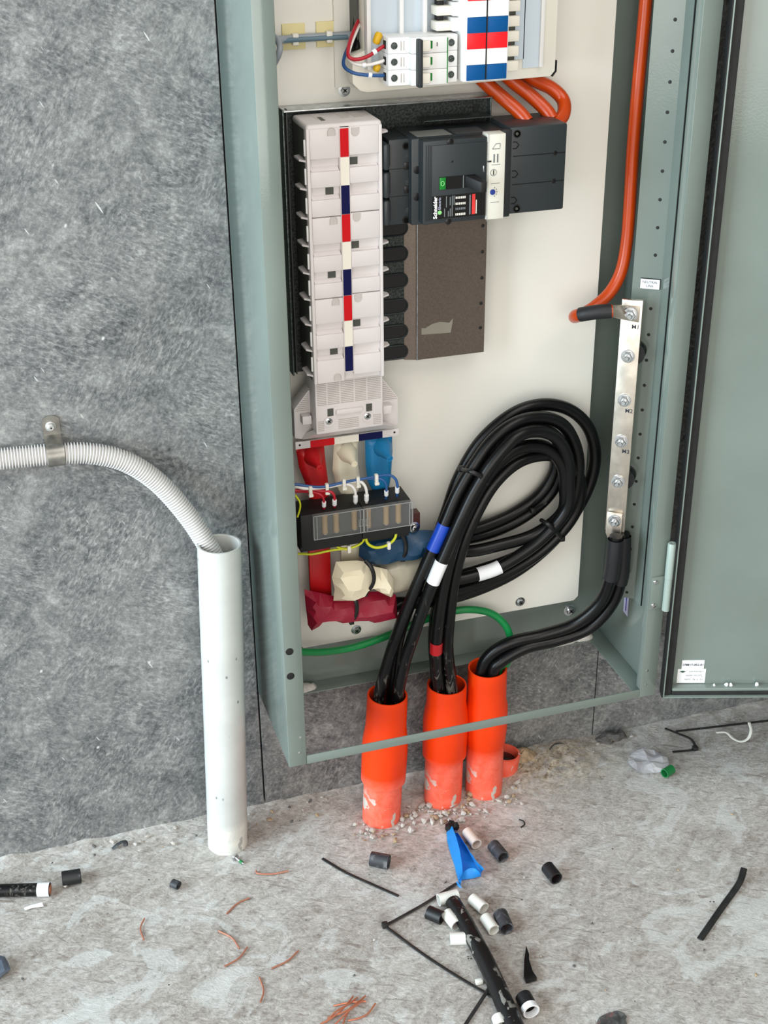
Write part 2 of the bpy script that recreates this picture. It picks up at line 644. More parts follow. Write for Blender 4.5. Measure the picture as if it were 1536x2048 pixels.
def mesh_obj(name, bm, material, smooth=None):
    me = bpy.data.meshes.new(name)
    bm.normal_update()
    bm.to_mesh(me)
    bm.free()
    me.materials.append(material if not isinstance(material, str) else MT(material))
    if smooth is not None:
        for p in me.polygons:
            p.use_smooth = True
        if smooth < 180:
            me.set_sharp_from_angle(angle=math.radians(smooth))
    o = bpy.data.objects.new(name, me)
    COL.objects.link(o)
    return o


def thing(name, label, cat, loc=(0, 0, 0), group=None):
    o = bpy.data.objects.new(name, None)
    o.empty_display_size = 0.02
    COL.objects.link(o)
    o.location = loc
    BASE[o] = Vector(loc)
    o['label'] = label
    o['category'] = cat
    if group:
        o['group'] = group
    return o


def part(parent, name, bm, material, smooth=35, label=None, kind=None):
    b = BASE[parent]
    bmesh.ops.translate(bm, verts=bm.verts[:], vec=-b)
    o = mesh_obj(name, bm, material, smooth)
    o.parent = parent
    BASE[o] = b
    if label:
        o['label'] = label
    if kind:
        o['kind'] = kind
    return o


def solo(name, bm, material, label, cat, group=None, smooth=40, kind=None):
    """a thing made of a single mesh, origin at the bottom centre of its bounds"""
    vs = [v.co for v in bm.verts]
    lo = Vector((min(v.x for v in vs), min(v.y for v in vs), min(v.z for v in vs)))
    hi = Vector((max(v.x for v in vs), max(v.y for v in vs), max(v.z for v in vs)))
    b = Vector(((lo.x + hi.x) / 2, (lo.y + hi.y) / 2, lo.z))
    bmesh.ops.translate(bm, verts=bm.verts[:], vec=-b)
    o = mesh_obj(name, bm, material, smooth)
    o.location = b
    BASE[o] = b
    o['label'] = label
    o['category'] = cat
    if group:
        o['group'] = group
    if kind:
        o['kind'] = kind
    return o


def struct(name, bm, material, smooth=None):
    o = mesh_obj(name, bm, material, smooth)
    o['kind'] = 'structure'
    BASE[o] = Vector((0, 0, 0))
    return o


def pbox(parent, name, lo, hi, material, bevel=0.0008, label=None, kind=None):
    bm = new_bm()
    bm_box(bm, lo, hi, bevel)
    return part(parent, name, bm, material, 35, label, kind)


def pdisc(parent, name, c, axis, r, h, material, seg=16, label=None):
    bm = new_bm()
    bm_lathe(bm, c, axis, [(r, 0), (r, h * 0.8), (r * 0.9, h)], seg=seg)
    return part(parent, name, bm, material, 35, label)


def ptube(parent, name, pts, r, material, seg=10, n=8, label=None, flat=1.0, flat_dir=None):
    bm = new_bm()
    bm_tube(bm, spline(pts, n), r, seg, True, flat, flat_dir)
    return part(parent, name, bm, material, 50, label)


def text(parent, name, s, origin, xdir, ydir, size, material, align='CENTER', bold=0.0, label=None):
    cu = bpy.data.curves.new('t', 'FONT')
    cu.body = s
    cu.size = size
    cu.align_x = align
    cu.align_y = 'CENTER'
    cu.offset = bold
    cu.resolution_u = 3
    t = bpy.data.objects.new('t', cu)
    COL.objects.link(t)
    dg = bpy.context.evaluated_depsgraph_get()
    me = bpy.data.meshes.new_from_object(t.evaluated_get(dg))
    x, y = Vector(xdir).normalized(), Vector(ydir).normalized()
    z = x.cross(y)
    m = Matrix((x, y, z)).transposed().to_4x4()
    m.translation = Vector(origin)
    me.transform(m)
    bpy.data.objects.remove(t)
    bpy.data.curves.remove(cu)
    bm = new_bm()
    bm.from_mesh(me)
    bpy.data.meshes.remove(me)
    return part(parent, name, bm, material, None, label)


def screw(parent, name, c, axis, r, h, material='zinc', washer=True, slot='cross', hexhead=False):
    """screw head with washer and a recess, as one part with a sub-part"""
    c = Vector(c)
    a = Vector(axis).normalized()
    bm = new_bm()
    h0 = 0
    if washer:
        bm_lathe(bm, c, a, [(r * 1.55, 0), (r * 1.55, h * 0.22), (r * 1.0, h * 0.28)], seg=20)
        h0 = h * 0.25
    if hexhead:
        bm_hex(bm, c + a * h0, a, r, h - h0)
    else:
        bm_lathe(bm, c + a * h0, a, [(r, 0), (r, (h - h0) * 0.5), (r * 0.8, (h - h0) * 0.85), (r * 0.4, h - h0)], seg=16)
    o = part(parent, name, bm, material, 35)
    x, y, _ = frame_from(a)
    bm = new_bm()
    top = c + a * (h + 0.00005)
    w, l = r * 0.16, r * 0.62
    for d, e in (((x + y).normalized(), (x - y).normalized()),) + ((((x - y).normalized(), (x + y).normalized()),) if slot == 'cross' else ()):
        vs = [top + d * l + e * w, top + d * l - e * w, top - d * l - e * w, top - d * l + e * w]
        bm_prism(bm, vs, -a * h * 0.25)
    part(o, 'drive_recess', bm, 'black_matt', None)
    return o


# ================================================================== the setting
def build_floor():
    bm = new_bm()
    xs = [-3.0, -2.0, -1.2, -0.8] + [-0.6 + 0.005 * i for i in range(321)] + [1.3, 1.8, 2.6]
    ys = [-4.5, -3.0, -2.0, -1.3, -1.0] + [-0.8 + 0.005 * i for i in range(164)]
    V = []
    for y in ys:
        row = []
        for x in xs:
            inside = -0.6 <= x <= 1.0 and y >= -0.8
            z = 0.0
            if inside:
                p = Vector((x * 9, y * 9, 0))
                z = -0.0012 + 0.0010 * noise.noise(p) + 0.0006 * noise.noise(p * 5)
                # mortar squeezed up against the foot of the wall
                e = max(0.0, 1 - (-y) / (0.035 + 0.02 * noise.noise(Vector((x * 14, 3, 0)))))
                z += 0.006 * e * (0.6 + 0.6 * noise.noise(Vector((x * 30, y * 30, 5))))
                m = math.exp(-((x - 0.40) / 0.09) ** 2 - ((y + 0.03) / 0.035) ** 2)
                z += 0.012 * m * (0.7 + 0.6 * noise.noise(Vector((x * 45, y * 45, 9))))
                g = math.exp(-((x - 0.33) / 0.22) ** 2 - ((y + 0.045) / 0.045) ** 2)
                z += g * (0.0035 * noise.noise(Vector((x * 70, y * 70, 2))) + 0.0022 * noise.noise(Vector((x * 150, y * 150, 4))))
            row.append(bm.verts.new((x, y, z)))
        V.append(row)
    for j in range(len(ys) - 1):
        for i in range(len(xs) - 1):
            bm.faces.new((V[j][i], V[j][i + 1], V[j + 1][i + 1], V[j + 1][i]))
    return struct('floor', bm, 'floor_concrete', 180)


build_floor()

bm = new_bm()
bm_box(bm, (-3.0, 0.0135, -0.05), (2.6, 0.10, 3.0))
wall = struct('wall_back', bm, mat('wall_core', (58, 60, 62), 0.9))
for x0, x1 in ((-1.6, -0.0016), (0.0006, 0.5012), (0.5030, 2.2)):
    bm = new_bm()
    bm_box(bm, (x0, 0.0, -0.04), (x1, 0.0135, 3.0), 0.0006, 1)
    part(wall, 'wall_panel', bm, 'wall_sheet', None)

# ================================================================== enclosure
D, HB, EW, ET = 0.171, 0.1912, 0.5, 1.42
T = 0.0016
enc = thing('switchboard_enclosure', 'grey-green steel switchboard enclosure with its door swung open on the right', 'enclosure', (EW / 2, -D / 2, HB))
pbox(enc, 'back_panel', (0.0, -T, HB), (EW, 0.0, ET), 'paint', 0)
pbox(enc, 'side_panel', (0.0, -D, HB), (T, -T, ET), 'paint', 0.0007)
pbox(enc, 'side_panel', (EW - T, -D, HB), (EW, -T, ET), 'paint', 0.0007)
pbox(enc, 'top_panel', (T, -D, ET - T), (EW - T, -T, ET), 'paint', 0.0005)
LI, RI, BI = 0.0225, 0.4768, 0.2036
pbox(enc, 'front_flange', (-0.0003, -D - 0.0004, HB - 0.0002), (LI, -D + 0.0030, ET), 'paint', 0.0014)
pbox(enc, 'front_flange', (RI, -D - 0.0002, HB), (EW, -D + T, ET), 'paint', 0.0009)
pbox(enc, 'front_flange', (LI, -D - 0.0002, HB), (RI, -D + T, BI), 'paint', 0.0006)
pbox(enc, 'front_flange', (LI, -D - 0.0002, ET - 0.025), (RI, -D + T, ET), 'paint', 0.0006)
pbox(enc, 'bottom_flange', (T, -D + T, HB), (RI, -D + 0.012, HB + T), 'paint', 0.0004)
pbox(enc, 'bottom_flange', (EW - 0.026, -D + T, HB), (EW - T, -T, HB + T), 'paint', 0.0004)
pbox(enc, 'bottom_flange', (T, -D + 0.012, HB), (0.026, -T, HB + T), 'paint', 0.0004)
pbox(enc, 'bottom_flange', (0.026, -0.026, HB), (EW - 0.026, -T, HB + T), 'paint', 0.0004)
# return edges of the flange
pbox(enc, 'flange_return', (LI - T, -D + T, BI), (LI, -D + 0.011, ET - 0.025), 'paint', 0.0004)
pbox(enc, 'flange_return', (RI, -D + T, BI), (RI + T, -D + 0.011, ET - 0.025), 'paint', 0.0004)
for x, z in ((0.0072, 0.3597), (0.0070, 0.3251)):
    pdisc(enc, 'black_plug', (x, -D - 0.0001, z), (0, -1, 0), 0.0048, 0.0006, 'black_matt', 20)
for x, z in ((0.0158, 0.2331), (0.0136, 0.2102), (0.4847, 0.2323), (0.4845, 0.2094)):
    pdisc(enc, 'rivet', (x, -D - 0.0001, z), (0, -1, 0), 0.0019, 0.0005, 'zinc', 12)
# dried mortar smeared on the rear flange
for k, (x, w, d, s) in enumerate(((0.425, 0.085, 0.026, 1), (0.466, 0.035, 0.024, 4), (0.052, 0.05, 0.022, 7))):
    bm = new_bm()
    ol = [(x + w * 0.5 * math.cos(a) * (1 + 0.35 * noise.noise(Vector((math.cos(a) * 2, math.sin(a) * 2, s)))),
           -0.014 + d * 0.5 * math.sin(a), HB + T) for a in [i * math.pi / 9 for i in range(18)]]
    bm_pillow(bm, ol, 0.0055, 0.0004, (0, 0, 1), 0.006, 0.004, 0.003, 150, s)
    part(enc, 'mortar_smear', bm, 'plaster', 60)

# angled link bracket on the right side wall
BL = Vector((0.469, -0.078, 0))
BU = Vector((0.81373, -0.58124, 0))
BN = Vector((-0.58124, -0.81373, 0))
UP = Vector((0, 0, 1))


def U(u, s, z):
    return BL + BU * u + BN * s + UP * z


br = thing('link_bracket', 'perforated angled steel bracket running up the inside right of the enclosure', 'bracket', U(0.017, 0, 0.298))
bm = new_bm()
bm_prism(bm, [U(0, 0, 0.298), U(0.0344, 0, 0.298), (0.4975, -0.1175, 0.298), (0.4975 - 0.0012, -0.1175, 0.298), U(0.0336, -0.0012, 0.298), U(0, -0.0012, 0.298)], (0, 0, 1.08))
part(br, 'angle_strip', bm, 'paint', None)
k = 0
z = 0.3063
while z < 1.36:
    pdisc(br, 'hole', U(0.0244, -0.0001, z), BN, 0.0021, 0.0003, 'black_matt', 12)
    z += 0.03304
pbox(br, 'edge_shadow', (0.4969, -0.1185, 0.2985), (0.4979, -0.1174, 1.378), 'black_matt', 0)  # thin black box standing in for the shadow line along the bracket edge

# neutral link bar
S0 = 0.025
lk = thing('neutral_link_bar', 'tinned copper neutral link bar with a column of steel bolts', 'busbar', U(0.005, S0, 0.409))
bm = new_bm()
bm_prism(bm, [U(-0.0074, S0, 0.409), U(0.0176, S0, 0.409), U(0.0176, S0 - 0.006, 0.409), U(-0.0074, S0 - 0.006, 0.409)], (0, 0, 0.3105), 0.0007)
part(lk, 'bar', bm, 'tinned', 35)
for z in (0.6492, 0.4805):
    bm = new_bm()
    bm_lathe(bm, U(0.0110, 0.0, z), BN, [(0.013, 0), (0.013, 0.005), (0.0105, 0.008), (0.0105, 0.012), (0.013, 0.0155), (0.013, S0 - 0.006)], seg=20)
    part(lk, 'insulator', bm, 'black_gloss', 35)
for i, (z, big) in enumerate(((0.7037, 1), (0.6492, 0), (0.5915, 0), (0.5363, 0), (0.4805, 0), (0.4265, 1))):
    s = S0 + (0.0042 if big else 0.0)
    bm = new_bm()
    c = U(0.0048, s, z)
    bm_lathe(bm, c, BN, [(0.0085, 0), (0.0085, 0.0012), (0.0066, 0.0014)], seg=20)
    bm_hex(bm, c + BN * 0.0014, BN, 0.0066, 0.0056)
    b = part(lk, 'bolt', bm, 'steel', 35)
    bm = new_bm()
    bm_lathe(bm, c + BN * 0.0070, BN, [(0.0034, 0), (0.0034, 0.0034), (0.0026, 0.0045)], seg=12)
    part(b, 'stud_end', bm, 'zinc', 35)
for s, z in (('M1', 0.6865), ('M2', 0.5775), ('M3', 0.5225)):
    text(lk, 'marking', s, U(0.0112, S0 + 0.0002, z), BU, UP, 0.0075, 'ink', bold=0.00008)

lb = thing('neutral_label', 'small white plate lettered NEUTRAL LINK on the angled bracket', 'label', U(0.0218, 0, 0.7275))
bm = new_bm()
bm_prism(bm, [U(0.0098, 0.0016, 0.7275), U(0.0335, 0.0016, 0.7275), U(0.0335, 0.0003, 0.7275), U(0.0098, 0.0003, 0.7275)], (0, 0, 0.0128))
part(lb, 'backing', bm, 'black_matt', None)
bm = new_bm()
bm_prism(bm, [U(0.0099, 0.0018, 0.7277), U(0.0326, 0.0018, 0.7277), U(0.0326, 0.0015, 0.7277), U(0.0099, 0.0015, 0.7277)], (0, 0, 0.0118))
part(lb, 'face', bm, 'sticker', None)
text(lb, 'lettering', 'NEUTRAL', U(0.0212, 0.0020, 0.7358), BU, UP, 0.0042, 'ink')
text(lb, 'lettering', 'LINK', U(0.0212, 0.0020, 0.7312), BU, UP, 0.0042, 'ink')

# sticker hanging below the bracket on the side wall
bm = new_bm()
bm_prism(bm, [(0.4979, -0.0705, 0.3), (0.4979, -0.0830, 0.3), (0.4979, -0.0830, 0.2612), (0.4979, -0.0705, 0.2628)], (-0.0003, 0, 0))
st = solo('barcode_sticker', bm, 'sticker_lilac', 'narrow white and lilac sticker on the inner side wall below the bracket', 'sticker')
bm = new_bm()
bm_box(bm, (0.49745, -0.0785, 0.267), (0.4976, -0.0755, 0.2985))
part(st, 'stripe', bm, mat('stripe_violet', (96, 92, 168), 0.5), None)

# ------------------------------------------------------------------ mounting plate
mp = thing('mounting_plate', 'white steel mounting plate screwed to the back of the enclosure', 'panel', (0.25, -0.03, 0.2673))
bm = new_bm()
c = 0.006
ol = [(0.052 + c, -0.03, 0.2673), (0.448 - c, -0.03, 0.2673), (0.448, -0.03, 0.2673 + c), (0.448, -0.03, 1.36), (0.052, -0.03, 1.36), (0.052, -0.03, 0.2673 + c)]
bm_prism(bm, ol, (0, 0.0016, 0))
part(mp, 'sheet', bm, 'plate_white', None)
for x, z in ((0.3616, 0.2805), (0.1291, 0.2817), (0.1286, 0.9704)):
    screw(mp, 'screw', (x, -0.0300, z), (0, -1, 0), 0.0044, 0.0045, 'zinc', True, 'cross', True)
bm = new_bm()
sc = thing('back_panel_screw', 'domed steel screw in the enclosure back below the white plate corner', 'screw', (0.4507, -0.003, 0.2343))
screw(sc, 'head', (0.4507, -0.0016, 0.2343), (0, -1, 0), 0.006, 0.006, 'steel', True)

# ------------------------------------------------------------------ the door
DA = Vector((0.9527, -0.3040, 0)).normalized()      # along the door, away from the hinge
DN = Vector((-DA.y, DA.x, 0)) * -1                   # out of the inner face, towards the room
if DN.y > 0:
    DN = -DN
D0 = Vector((0.5062, -0.1745, 0))


def DR(a, s, z):
    return D0 + DA * a + DN * s + UP * z


def dprism(parent, name, a0, a1, s0, s1, z0, z1, material, bevel=0.0):
    bm = new_bm()
    bm_prism(bm, [DR(a0, s0, z0), DR(a1, s0, z0), DR(a1, s1, z0), DR(a0, s1, z0)], (0, 0, z1 - z0), bevel)
    return part(parent, name, bm, material, 35)


DZ0, DZ1, DWID = 0.197, 1.41, 0.494
door = dprism(enc, 'door', 0.0, DWID, -0.0016, 0.0, DZ0, DZ1, 'paint')
FD = 0.016
dprism(door, 'door_edge', 0.0, 0.0016, 0.0, FD, DZ0, DZ1, 'paint', 0.0004)
dprism(door, 'door_edge', DWID - 0.0016, DWID, 0.0, FD, DZ0, DZ1, 'paint', 0.0004)
dprism(door, 'door_edge', 0.0016, DWID - 0.0016, 0.0, FD, DZ0, DZ0 + 0.0016, 'paint', 0.0004)
dprism(door, 'door_edge', 0.0016, DWID - 0.0016, 0.0, FD, DZ1 - 0.0016, DZ1, 'paint', 0.0004)
dprism(door, 'dark_gap_strip', -0.0014, 0.0, -0.0016, FD - 0.0016, DZ0, DZ1, 'black_matt')  # black strip added on the door edge to darken the gap beside the frame
dprism(door, 'gasket', 0.0020, 0.0120, 0.0, 0.012, DZ0 + 0.002, DZ1 - 0.002, 'gasket', 0.0015)
dprism(door, 'gasket', DWID - 0.012, DWID - 0.002, 0.0, 0.012, DZ0 + 0.002, DZ1 - 0.002, 'gasket', 0.0015)
dprism(door, 'gasket', 0.0120, DWID - 0.012, 0.0, 0.012, DZ0 + 0.0016, DZ0 + 0.0085, 'gasket', 0.0015)
dprism(door, 'gasket_strip', 0.0120, DWID - 0.012, 0.0, 0.0125, DZ0 + 0.0085, DZ0 + 0.0125, 'paint', 0.001)
# the door's document pocket panel
pk = dprism(door, 'document_pocket', 0.075, 0.42, 0.0, 0.0012, 0.838, 1.25, 'paint', 0.0008)
bm = new_bm()
path = [DR(0.075, 0.0012, 1.25), DR(0.075, 0.0012, 0.850), DR(0.086, 0.0012, 0.838), DR(0.42, 0.0012, 0.838)]
for a, b in zip(path[:-1], path[1:]):
    bm_tube(bm, [a, b], 0.0006, 6)
part(pk, 'pocket_seam', bm, mat('seam_dark', (84, 98, 90), 0.5), None)
bm = new_bm()
bm_prism(bm, [DR(0.100, 0.0012, 0.972), DR(0.122, 0.0012, 0.972), DR(0.122, 0.0012, 0.988), DR(0.100, 0.0012, 0.990)], DN * 0.005, 0.0015)
part(pk, 'clip_tab', bm, 'hinge_paint', 35)
# stickers
s1 = dprism(door, 'part_number_sticker', 0.0240, 0.0532, 0.0001, 0.0006, 0.2272, 0.2460, 'sticker')
text(s1, 'lettering', '178817-052-01', DR(0.0386, 0.0009, 0.2390), DA, UP, 0.0046, 'ink', bold=0.0001)
s2 = dprism(door, 'inspection_sticker', 0.0196, 0.0565, 0.0001, 0.0004, 0.2105, 0.2325, 'sticker')
bm = new_bm()
bm_prism(bm, [DR(0.0222, 0.0006, 0.2284), DR(0.0262, 0.0006, 0.2268), DR(0.0302, 0.0006, 0.2284), DR(0.0262, 0.0006, 0.2300)], DN * 0.0002)
part(s2, 'emblem', bm, 'ink_green', None)
text(s2, 'lettering', 'SUB ASSEMBLY', DR(0.0440, 0.0007, 0.2284), DA, UP, 0.0030, 'ink_green')
text(s2, 'lettering', 'INSPECTED', DR(0.0385, 0.0007, 0.2222), DA, UP, 0.0030, 'ink_grey')
text(s2, 'lettering', 'DATE', DR(0.0335, 0.0007, 0.2162), DA, UP, 0.0030, 'ink_grey')
for pts in ([(0.047, 0.2205), (0.0478, 0.2240), (0.0490, 0.2215), (0.0500, 0.2240), (0.0508, 0.2238), (0.0515, 0.2205), (0.0535, 0.2203)],
            [(0.0405, 0.2150), (0.0412, 0.2178), (0.0425, 0.2150), (0.0435, 0.2165), (0.0425, 0.2148)],
            [(0.0465, 0.2172), (0.0458, 0.2152), (0.0472, 0.2150)], [(0.0505, 0.2175), (0.0502, 0.2152)], [(0.0530, 0.2175), (0.0522, 0.2160), (0.0536, 0.2150)]):
    bm = new_bm()
    bm_tube(bm, [DR(a, 0.0006, z) for a, z in pts], 0.00025, 4)
    part(s2, 'handwriting', bm, 'ink_grey', None)
# bits of plaster lying on the door's lower edge
for a, w in ((0.068, 0.003), (0.084, 0.005), (0.090, 0.004), (0.124, 0.005)):
    bm = new_bm()
    bmesh.ops.create_icosphere(bm, subdivisions=1, radius=w * 0.6, matrix=Matrix.Translation(DR(a, 0.006, DZ0 + 0.0125 + w * 0.4)))
    for v in bm.verts:
        v.co += Vector((noise.noise(v.co * 400), noise.noise(v.co * 410), noise.noise(v.co * 390))) * 0.0015
    solo('plaster_crumb', bm, 'sticker', 'white plaster crumb lying in the lower edge of the open door', 'debris', 'plaster crumbs on the door edge')

# hinge
hg = pbox(enc, 'hinge_leaf', (0.4785, -D - 0.0026, 0.3275), (0.4965, -D - 0.0002, 0.3745), 'paint', 0.0006)
for z in (0.3680, 0.3335):
    bm = new_bm()
    bm_lathe(bm, (0.4835, -D - 0.0026, z), (0, -1, 0), [(0.0036, 0), (0.0034, 0.0010), (0.002, 0.0018)], seg=16)
    part(hg, 'screw', bm, 'steel', 35)
bm = new_bm()
HX, HY = 0.4990, -D - 0.0075
bm_lathe(bm, (HX, HY, 0.3270), (0, 0, 1), [(0.0052, 0), (0.0052, 0.0465), (0.0056, 0.0470), (0.0056, 0.0960), (0.0048, 0.0972), (0.0020, 0.0972), (0.0020, 0.0955)], seg=20)
part(enc, 'hinge_barrel', bm, 'hinge_paint', 35)
dprism(door, 'hinge_knuckle_leaf', -0.003, 0.0, 0.002, 0.006, 0.3745, 0.424, 'paint')

# ================================================================== busbar chassis
ch = thing('busbar_chassis', 'tall white-shrouded busbar chassis with red, white and blue phase stripe', 'busbar chassis', (0.15, -0.055, 0.60))
# metal tray
pbox(ch, 'tray_base', (0.0525, -0.0500, 0.660), (0.200, -0.0485, 0.958), 'galv_shaded', 0)
pbox(ch, 'tray_base', (0.200, -0.0500, 0.835), (0.289, -0.0485, 0.958), 'galv_shaded', 0)
pbox(ch, 'tray_flange', (0.0515, -0.0620, 0.660), (0.0530, -0.030, 0.9595), 'galv', 0.0003)
pbox(ch, 'tray_flange', (0.0565, -0.0570, 0.660), (0.0580, -0.050, 0.9595), 'chassis_dark', 0.0003)  # inner left flange coloured dark, its shade put into the colour
pbox(ch, 'tray_flange', (0.0530, -0.0620, 0.9570), (0.2890, -0.030, 0.9585), 'zinc', 0.0003)
pbox(ch, 'tray_flange', (0.2875, -0.0600, 0.9300), (0.2890, -0.030, 0.9570), 'galv', 0.0003)
pbox(ch, 'tray_foot', (0.070, -0.0485, 0.670), (0.080, -0.030, 0.950), 'chassis_dark', 0)
pbox(ch, 'tray_foot', (0.270, -0.0500, 0.670), (0.278, -0.030, 0.950), 'chassis_dark', 0)
pbox(ch, 'top_bracket', (0.205, -0.075, 0.9395), (0.285, -0.050, 0.9405), 'galv', 0)
# raised cover plate on the right with its bent edge
bm = new_bm()
bm_prism(bm, [(0.1900, -0.0502, 0.659), (0.2020, -0.0545, 0.659), (0.2045, -0.0560, 0.659), (0.2888, -0.0560, 0.659), (0.2888, -0.0546, 0.659), (0.2045, -0.0546, 0.659), (0.2020, -0.0530, 0.659), (0.1900, -0.0488, 0.659)], (0, 0, 0.20))
cv = part(ch, 'cover_plate', bm, 'tray_metal', None)
bm = new_bm()
bm_tube(bm, [(0.2040, -0.0563, 0.659), (0.2040, -0.0563, 0.859)], 0.0009, 8)
part(cv, 'bent_edge', bm, 'zinc', 60)
for x, z in ((0.2835, 0.8136), (0.2838, 0.7829), (0.2840, 0.7516), (0.2836, 0.7206), (0.2836, 0.6901)):
    pdisc(cv, 'hole', (x, -0.0559, z), (0, -1, 0), 0.0022, 0.0003, 'black_matt', 14)
bm = new_bm()
bm_prism(bm, [(0.2095, -0.05605, 0.6900), (0.2460, -0.05605, 0.6885), (0.2490, -0.05605, 0.7060), (0.2440, -0.05605, 0.7010), (0.2330, -0.05605, 0.7035), (0.2230, -0.05605, 0.7020), (0.2140, -0.05605, 0.6975), (0.2095, -0.05605, 0.6985)], (0, -0.0001, 0))
part(cv, 'torn_tape', bm, mat('torn_tape', (140, 136, 124), 0.4), None)
# rubber-lined slots beside the shroud
for z in (0.8186, 0.7885, 0.7571, 0.7263, 0.6953, 0.6700):
    bm = new_bm()
    r = 0.0082
    ol = [(0.1500, -0.0500, z + r), (0.1500, -0.0500, z - r)] + [(0.1855 + r * math.sin(a), -0.0500, z - r * math.cos(a)) for a in [i * math.pi / 10 for i in range(11)]]
    bm_prism(bm, ol, (0, -0.0012, 0))
    s = part(ch, 'slot', bm, 'black_gloss', None)
    bm = new_bm()
    bm_tube(bm, [(p[0], -0.0514, p[2]) for p in ol[1:]] + [(ol[0][0], -0.0514, ol[0][2])], 0.0011, 6)
    part(s, 'slot_rim', bm, 'black_plastic', 60)

# white shroud column: nine poles, three lift-off covers of three
X0, XM0, XM1, X1 = 0.0630, 0.0983, 0.1092, 0.1450
YF, YR, YB = -0.1150, -0.1080, -0.0550
ZT, ZB = 0.9535, 0.6680
pbox(ch, 'shroud_body', (X0 + 0.0006, YR, ZB), (X1 - 0.0006, YB, ZT - 0.006), 'chassis_dark', 0.001)
pbox(ch, 'shroud_floor', (X0 + 0.0004, YR - 0.0006, ZB), (X1 - 0.0004, YR, ZT - 0.006), 'shroud', 0.0)
bm = new_bm()
bm_box(bm, (X0, YF, ZT - 0.008), (X1, YB, ZT), 0.0035, 3)
cap = part(ch, 'top_cap', bm, 'shroud', 35)
for x in (0.081, 0.108, 0.122):
    pbox(cap, 'cap_groove', (x, -0.095, ZT - 0.0004), (x + 0.010, -0.062, ZT + 0.0002), mat('shroud_shade', (206, 200, 196), 0.6), 0)
pbox(cap, 'cap_slot', (0.0840, -0.098, ZT - 0.0004), (0.0885, -0.080, ZT + 0.0004), 'chassis_dark', 0)
pbox(ch, 'shroud_edge', (X0, YF, ZB), (X0 + 0.0038, YR + 0.004, ZT - 0.004), 'shroud', 0.0012)
pbox(ch, 'shroud_edge', (X1 - 0.0038, YF, ZB), (X1, YR + 0.012, ZT - 0.004), 'shroud', 0.0012)
pbox(ch, 'stripe_carrier', (XM0, YF, 0.6785), (XM1, YR, 0.9505), 'shroud', 0.0006)
zb = [0.9480, 0.9185, 0.8888, 0.8580, 0.8281, 0.7976, 0.7681, 0.7392, 0.7092, 0.6798]
RH = 0.0125
for side in (0, 1):
    xa, xb = ((X0 + 0.0036, XM0 + 0.0002) if side == 0 else (XM1 - 0.0002, X1 - 0.0036))
    edges = [0.9505]
    for i in range(1, 9):
        if i % 3 == 0:
            zs = zb[i] - (0.0015 if side == 0 else -0.001)
            edges += [zs + 0.00035, zs - 0.00035]
        else:
            zt_ = zb[i] - (0.001 if side == 0 else -0.001)
            edges += [zt_, zt_ - RH]
    edges.append(ZB if side == 0 else 0.6745)
    for a, b in zip(edges[0::2], edges[1::2]):
        pbox(ch, 'shroud_panel', (xa, YF, b), (xb, YR, a), 'shroud', 0.0014)
    for i in (1, 2, 4, 5, 7, 8):
        z = zb[i] - 0.001
        show = (i % 3 == 1 and side == 1) or (i % 3 == 2 and side == 0)
        if show:
            x = 0.1105 if side == 1 else 0.0835
            pbox(ch, 'access_slot', (x, YR - 0.0012, z - 0.0105), (x + 0.0088, YR - 0.0002, z - 0.0012), 'chassis_dark', 0)
        # sloping ledge at the foot of each recess
        bm = new_bm()
        bm_prism(bm, [(xa + 0.001, YR, z - RH), (xa + 0.001, YF + 0.0008, z - RH), (xa + 0.001, YR, z - RH + 0.0045)], (xb - xa - 0.002, 0, 0))
        part(ch, 'recess_ledge', bm, 'shroud', None)
    for i in (0, 3, 6, 9):
        z = zb[i] - 0.004
        if side == 0:
            ol = [(0.0858, YF, z - 0.0055)] + [(0.0898 - 0.0040 * math.cos(a), YF, z - 0.0015 + 0.0040 * math.sin(a)) for a in [j * math.pi / 8 for j in range(9)]] + [(0.0938, YF, z - 0.0055)]
            if i == 0:
                ol = [(p[0], p[1], p[2] + 0.003) for p in ol]
        else:
            if i == 9:
                continue
            ol = [(0.1115, YF, z + 0.004)] + [(0.1155 - 0.0040 * math.cos(a), YF, z - 0.0004 - 0.0040 * math.sin(a)) for a in [j * math.pi / 8 for j in range(9)]] + [(0.1195, YF, z + 0.004)]
        bm = new_bm()
        bm_prism(bm, ol, (0, -0.0004, 0))
        part(ch, 'thumb_notch', bm, mat('notch', (196, 190, 186), 0.5), None)
        bm = new_bm()
        bm_tube(bm, [(p[0], YF - 0.0004, p[2]) for p in ol], 0.00045, 5)
        part(ch, 'notch_rim', bm, 'notch', None)
for i in range(9):
    m = ('red_mark', 'cream_mark', 'navy_mark')[i % 3]
    pbox(ch, 'phase_marker', (0.0990, YF - 0.0006, zb[i + 1] + 0.0002), (0.1082, YF - 0.0001, zb[i] - 0.0002), m, 0)
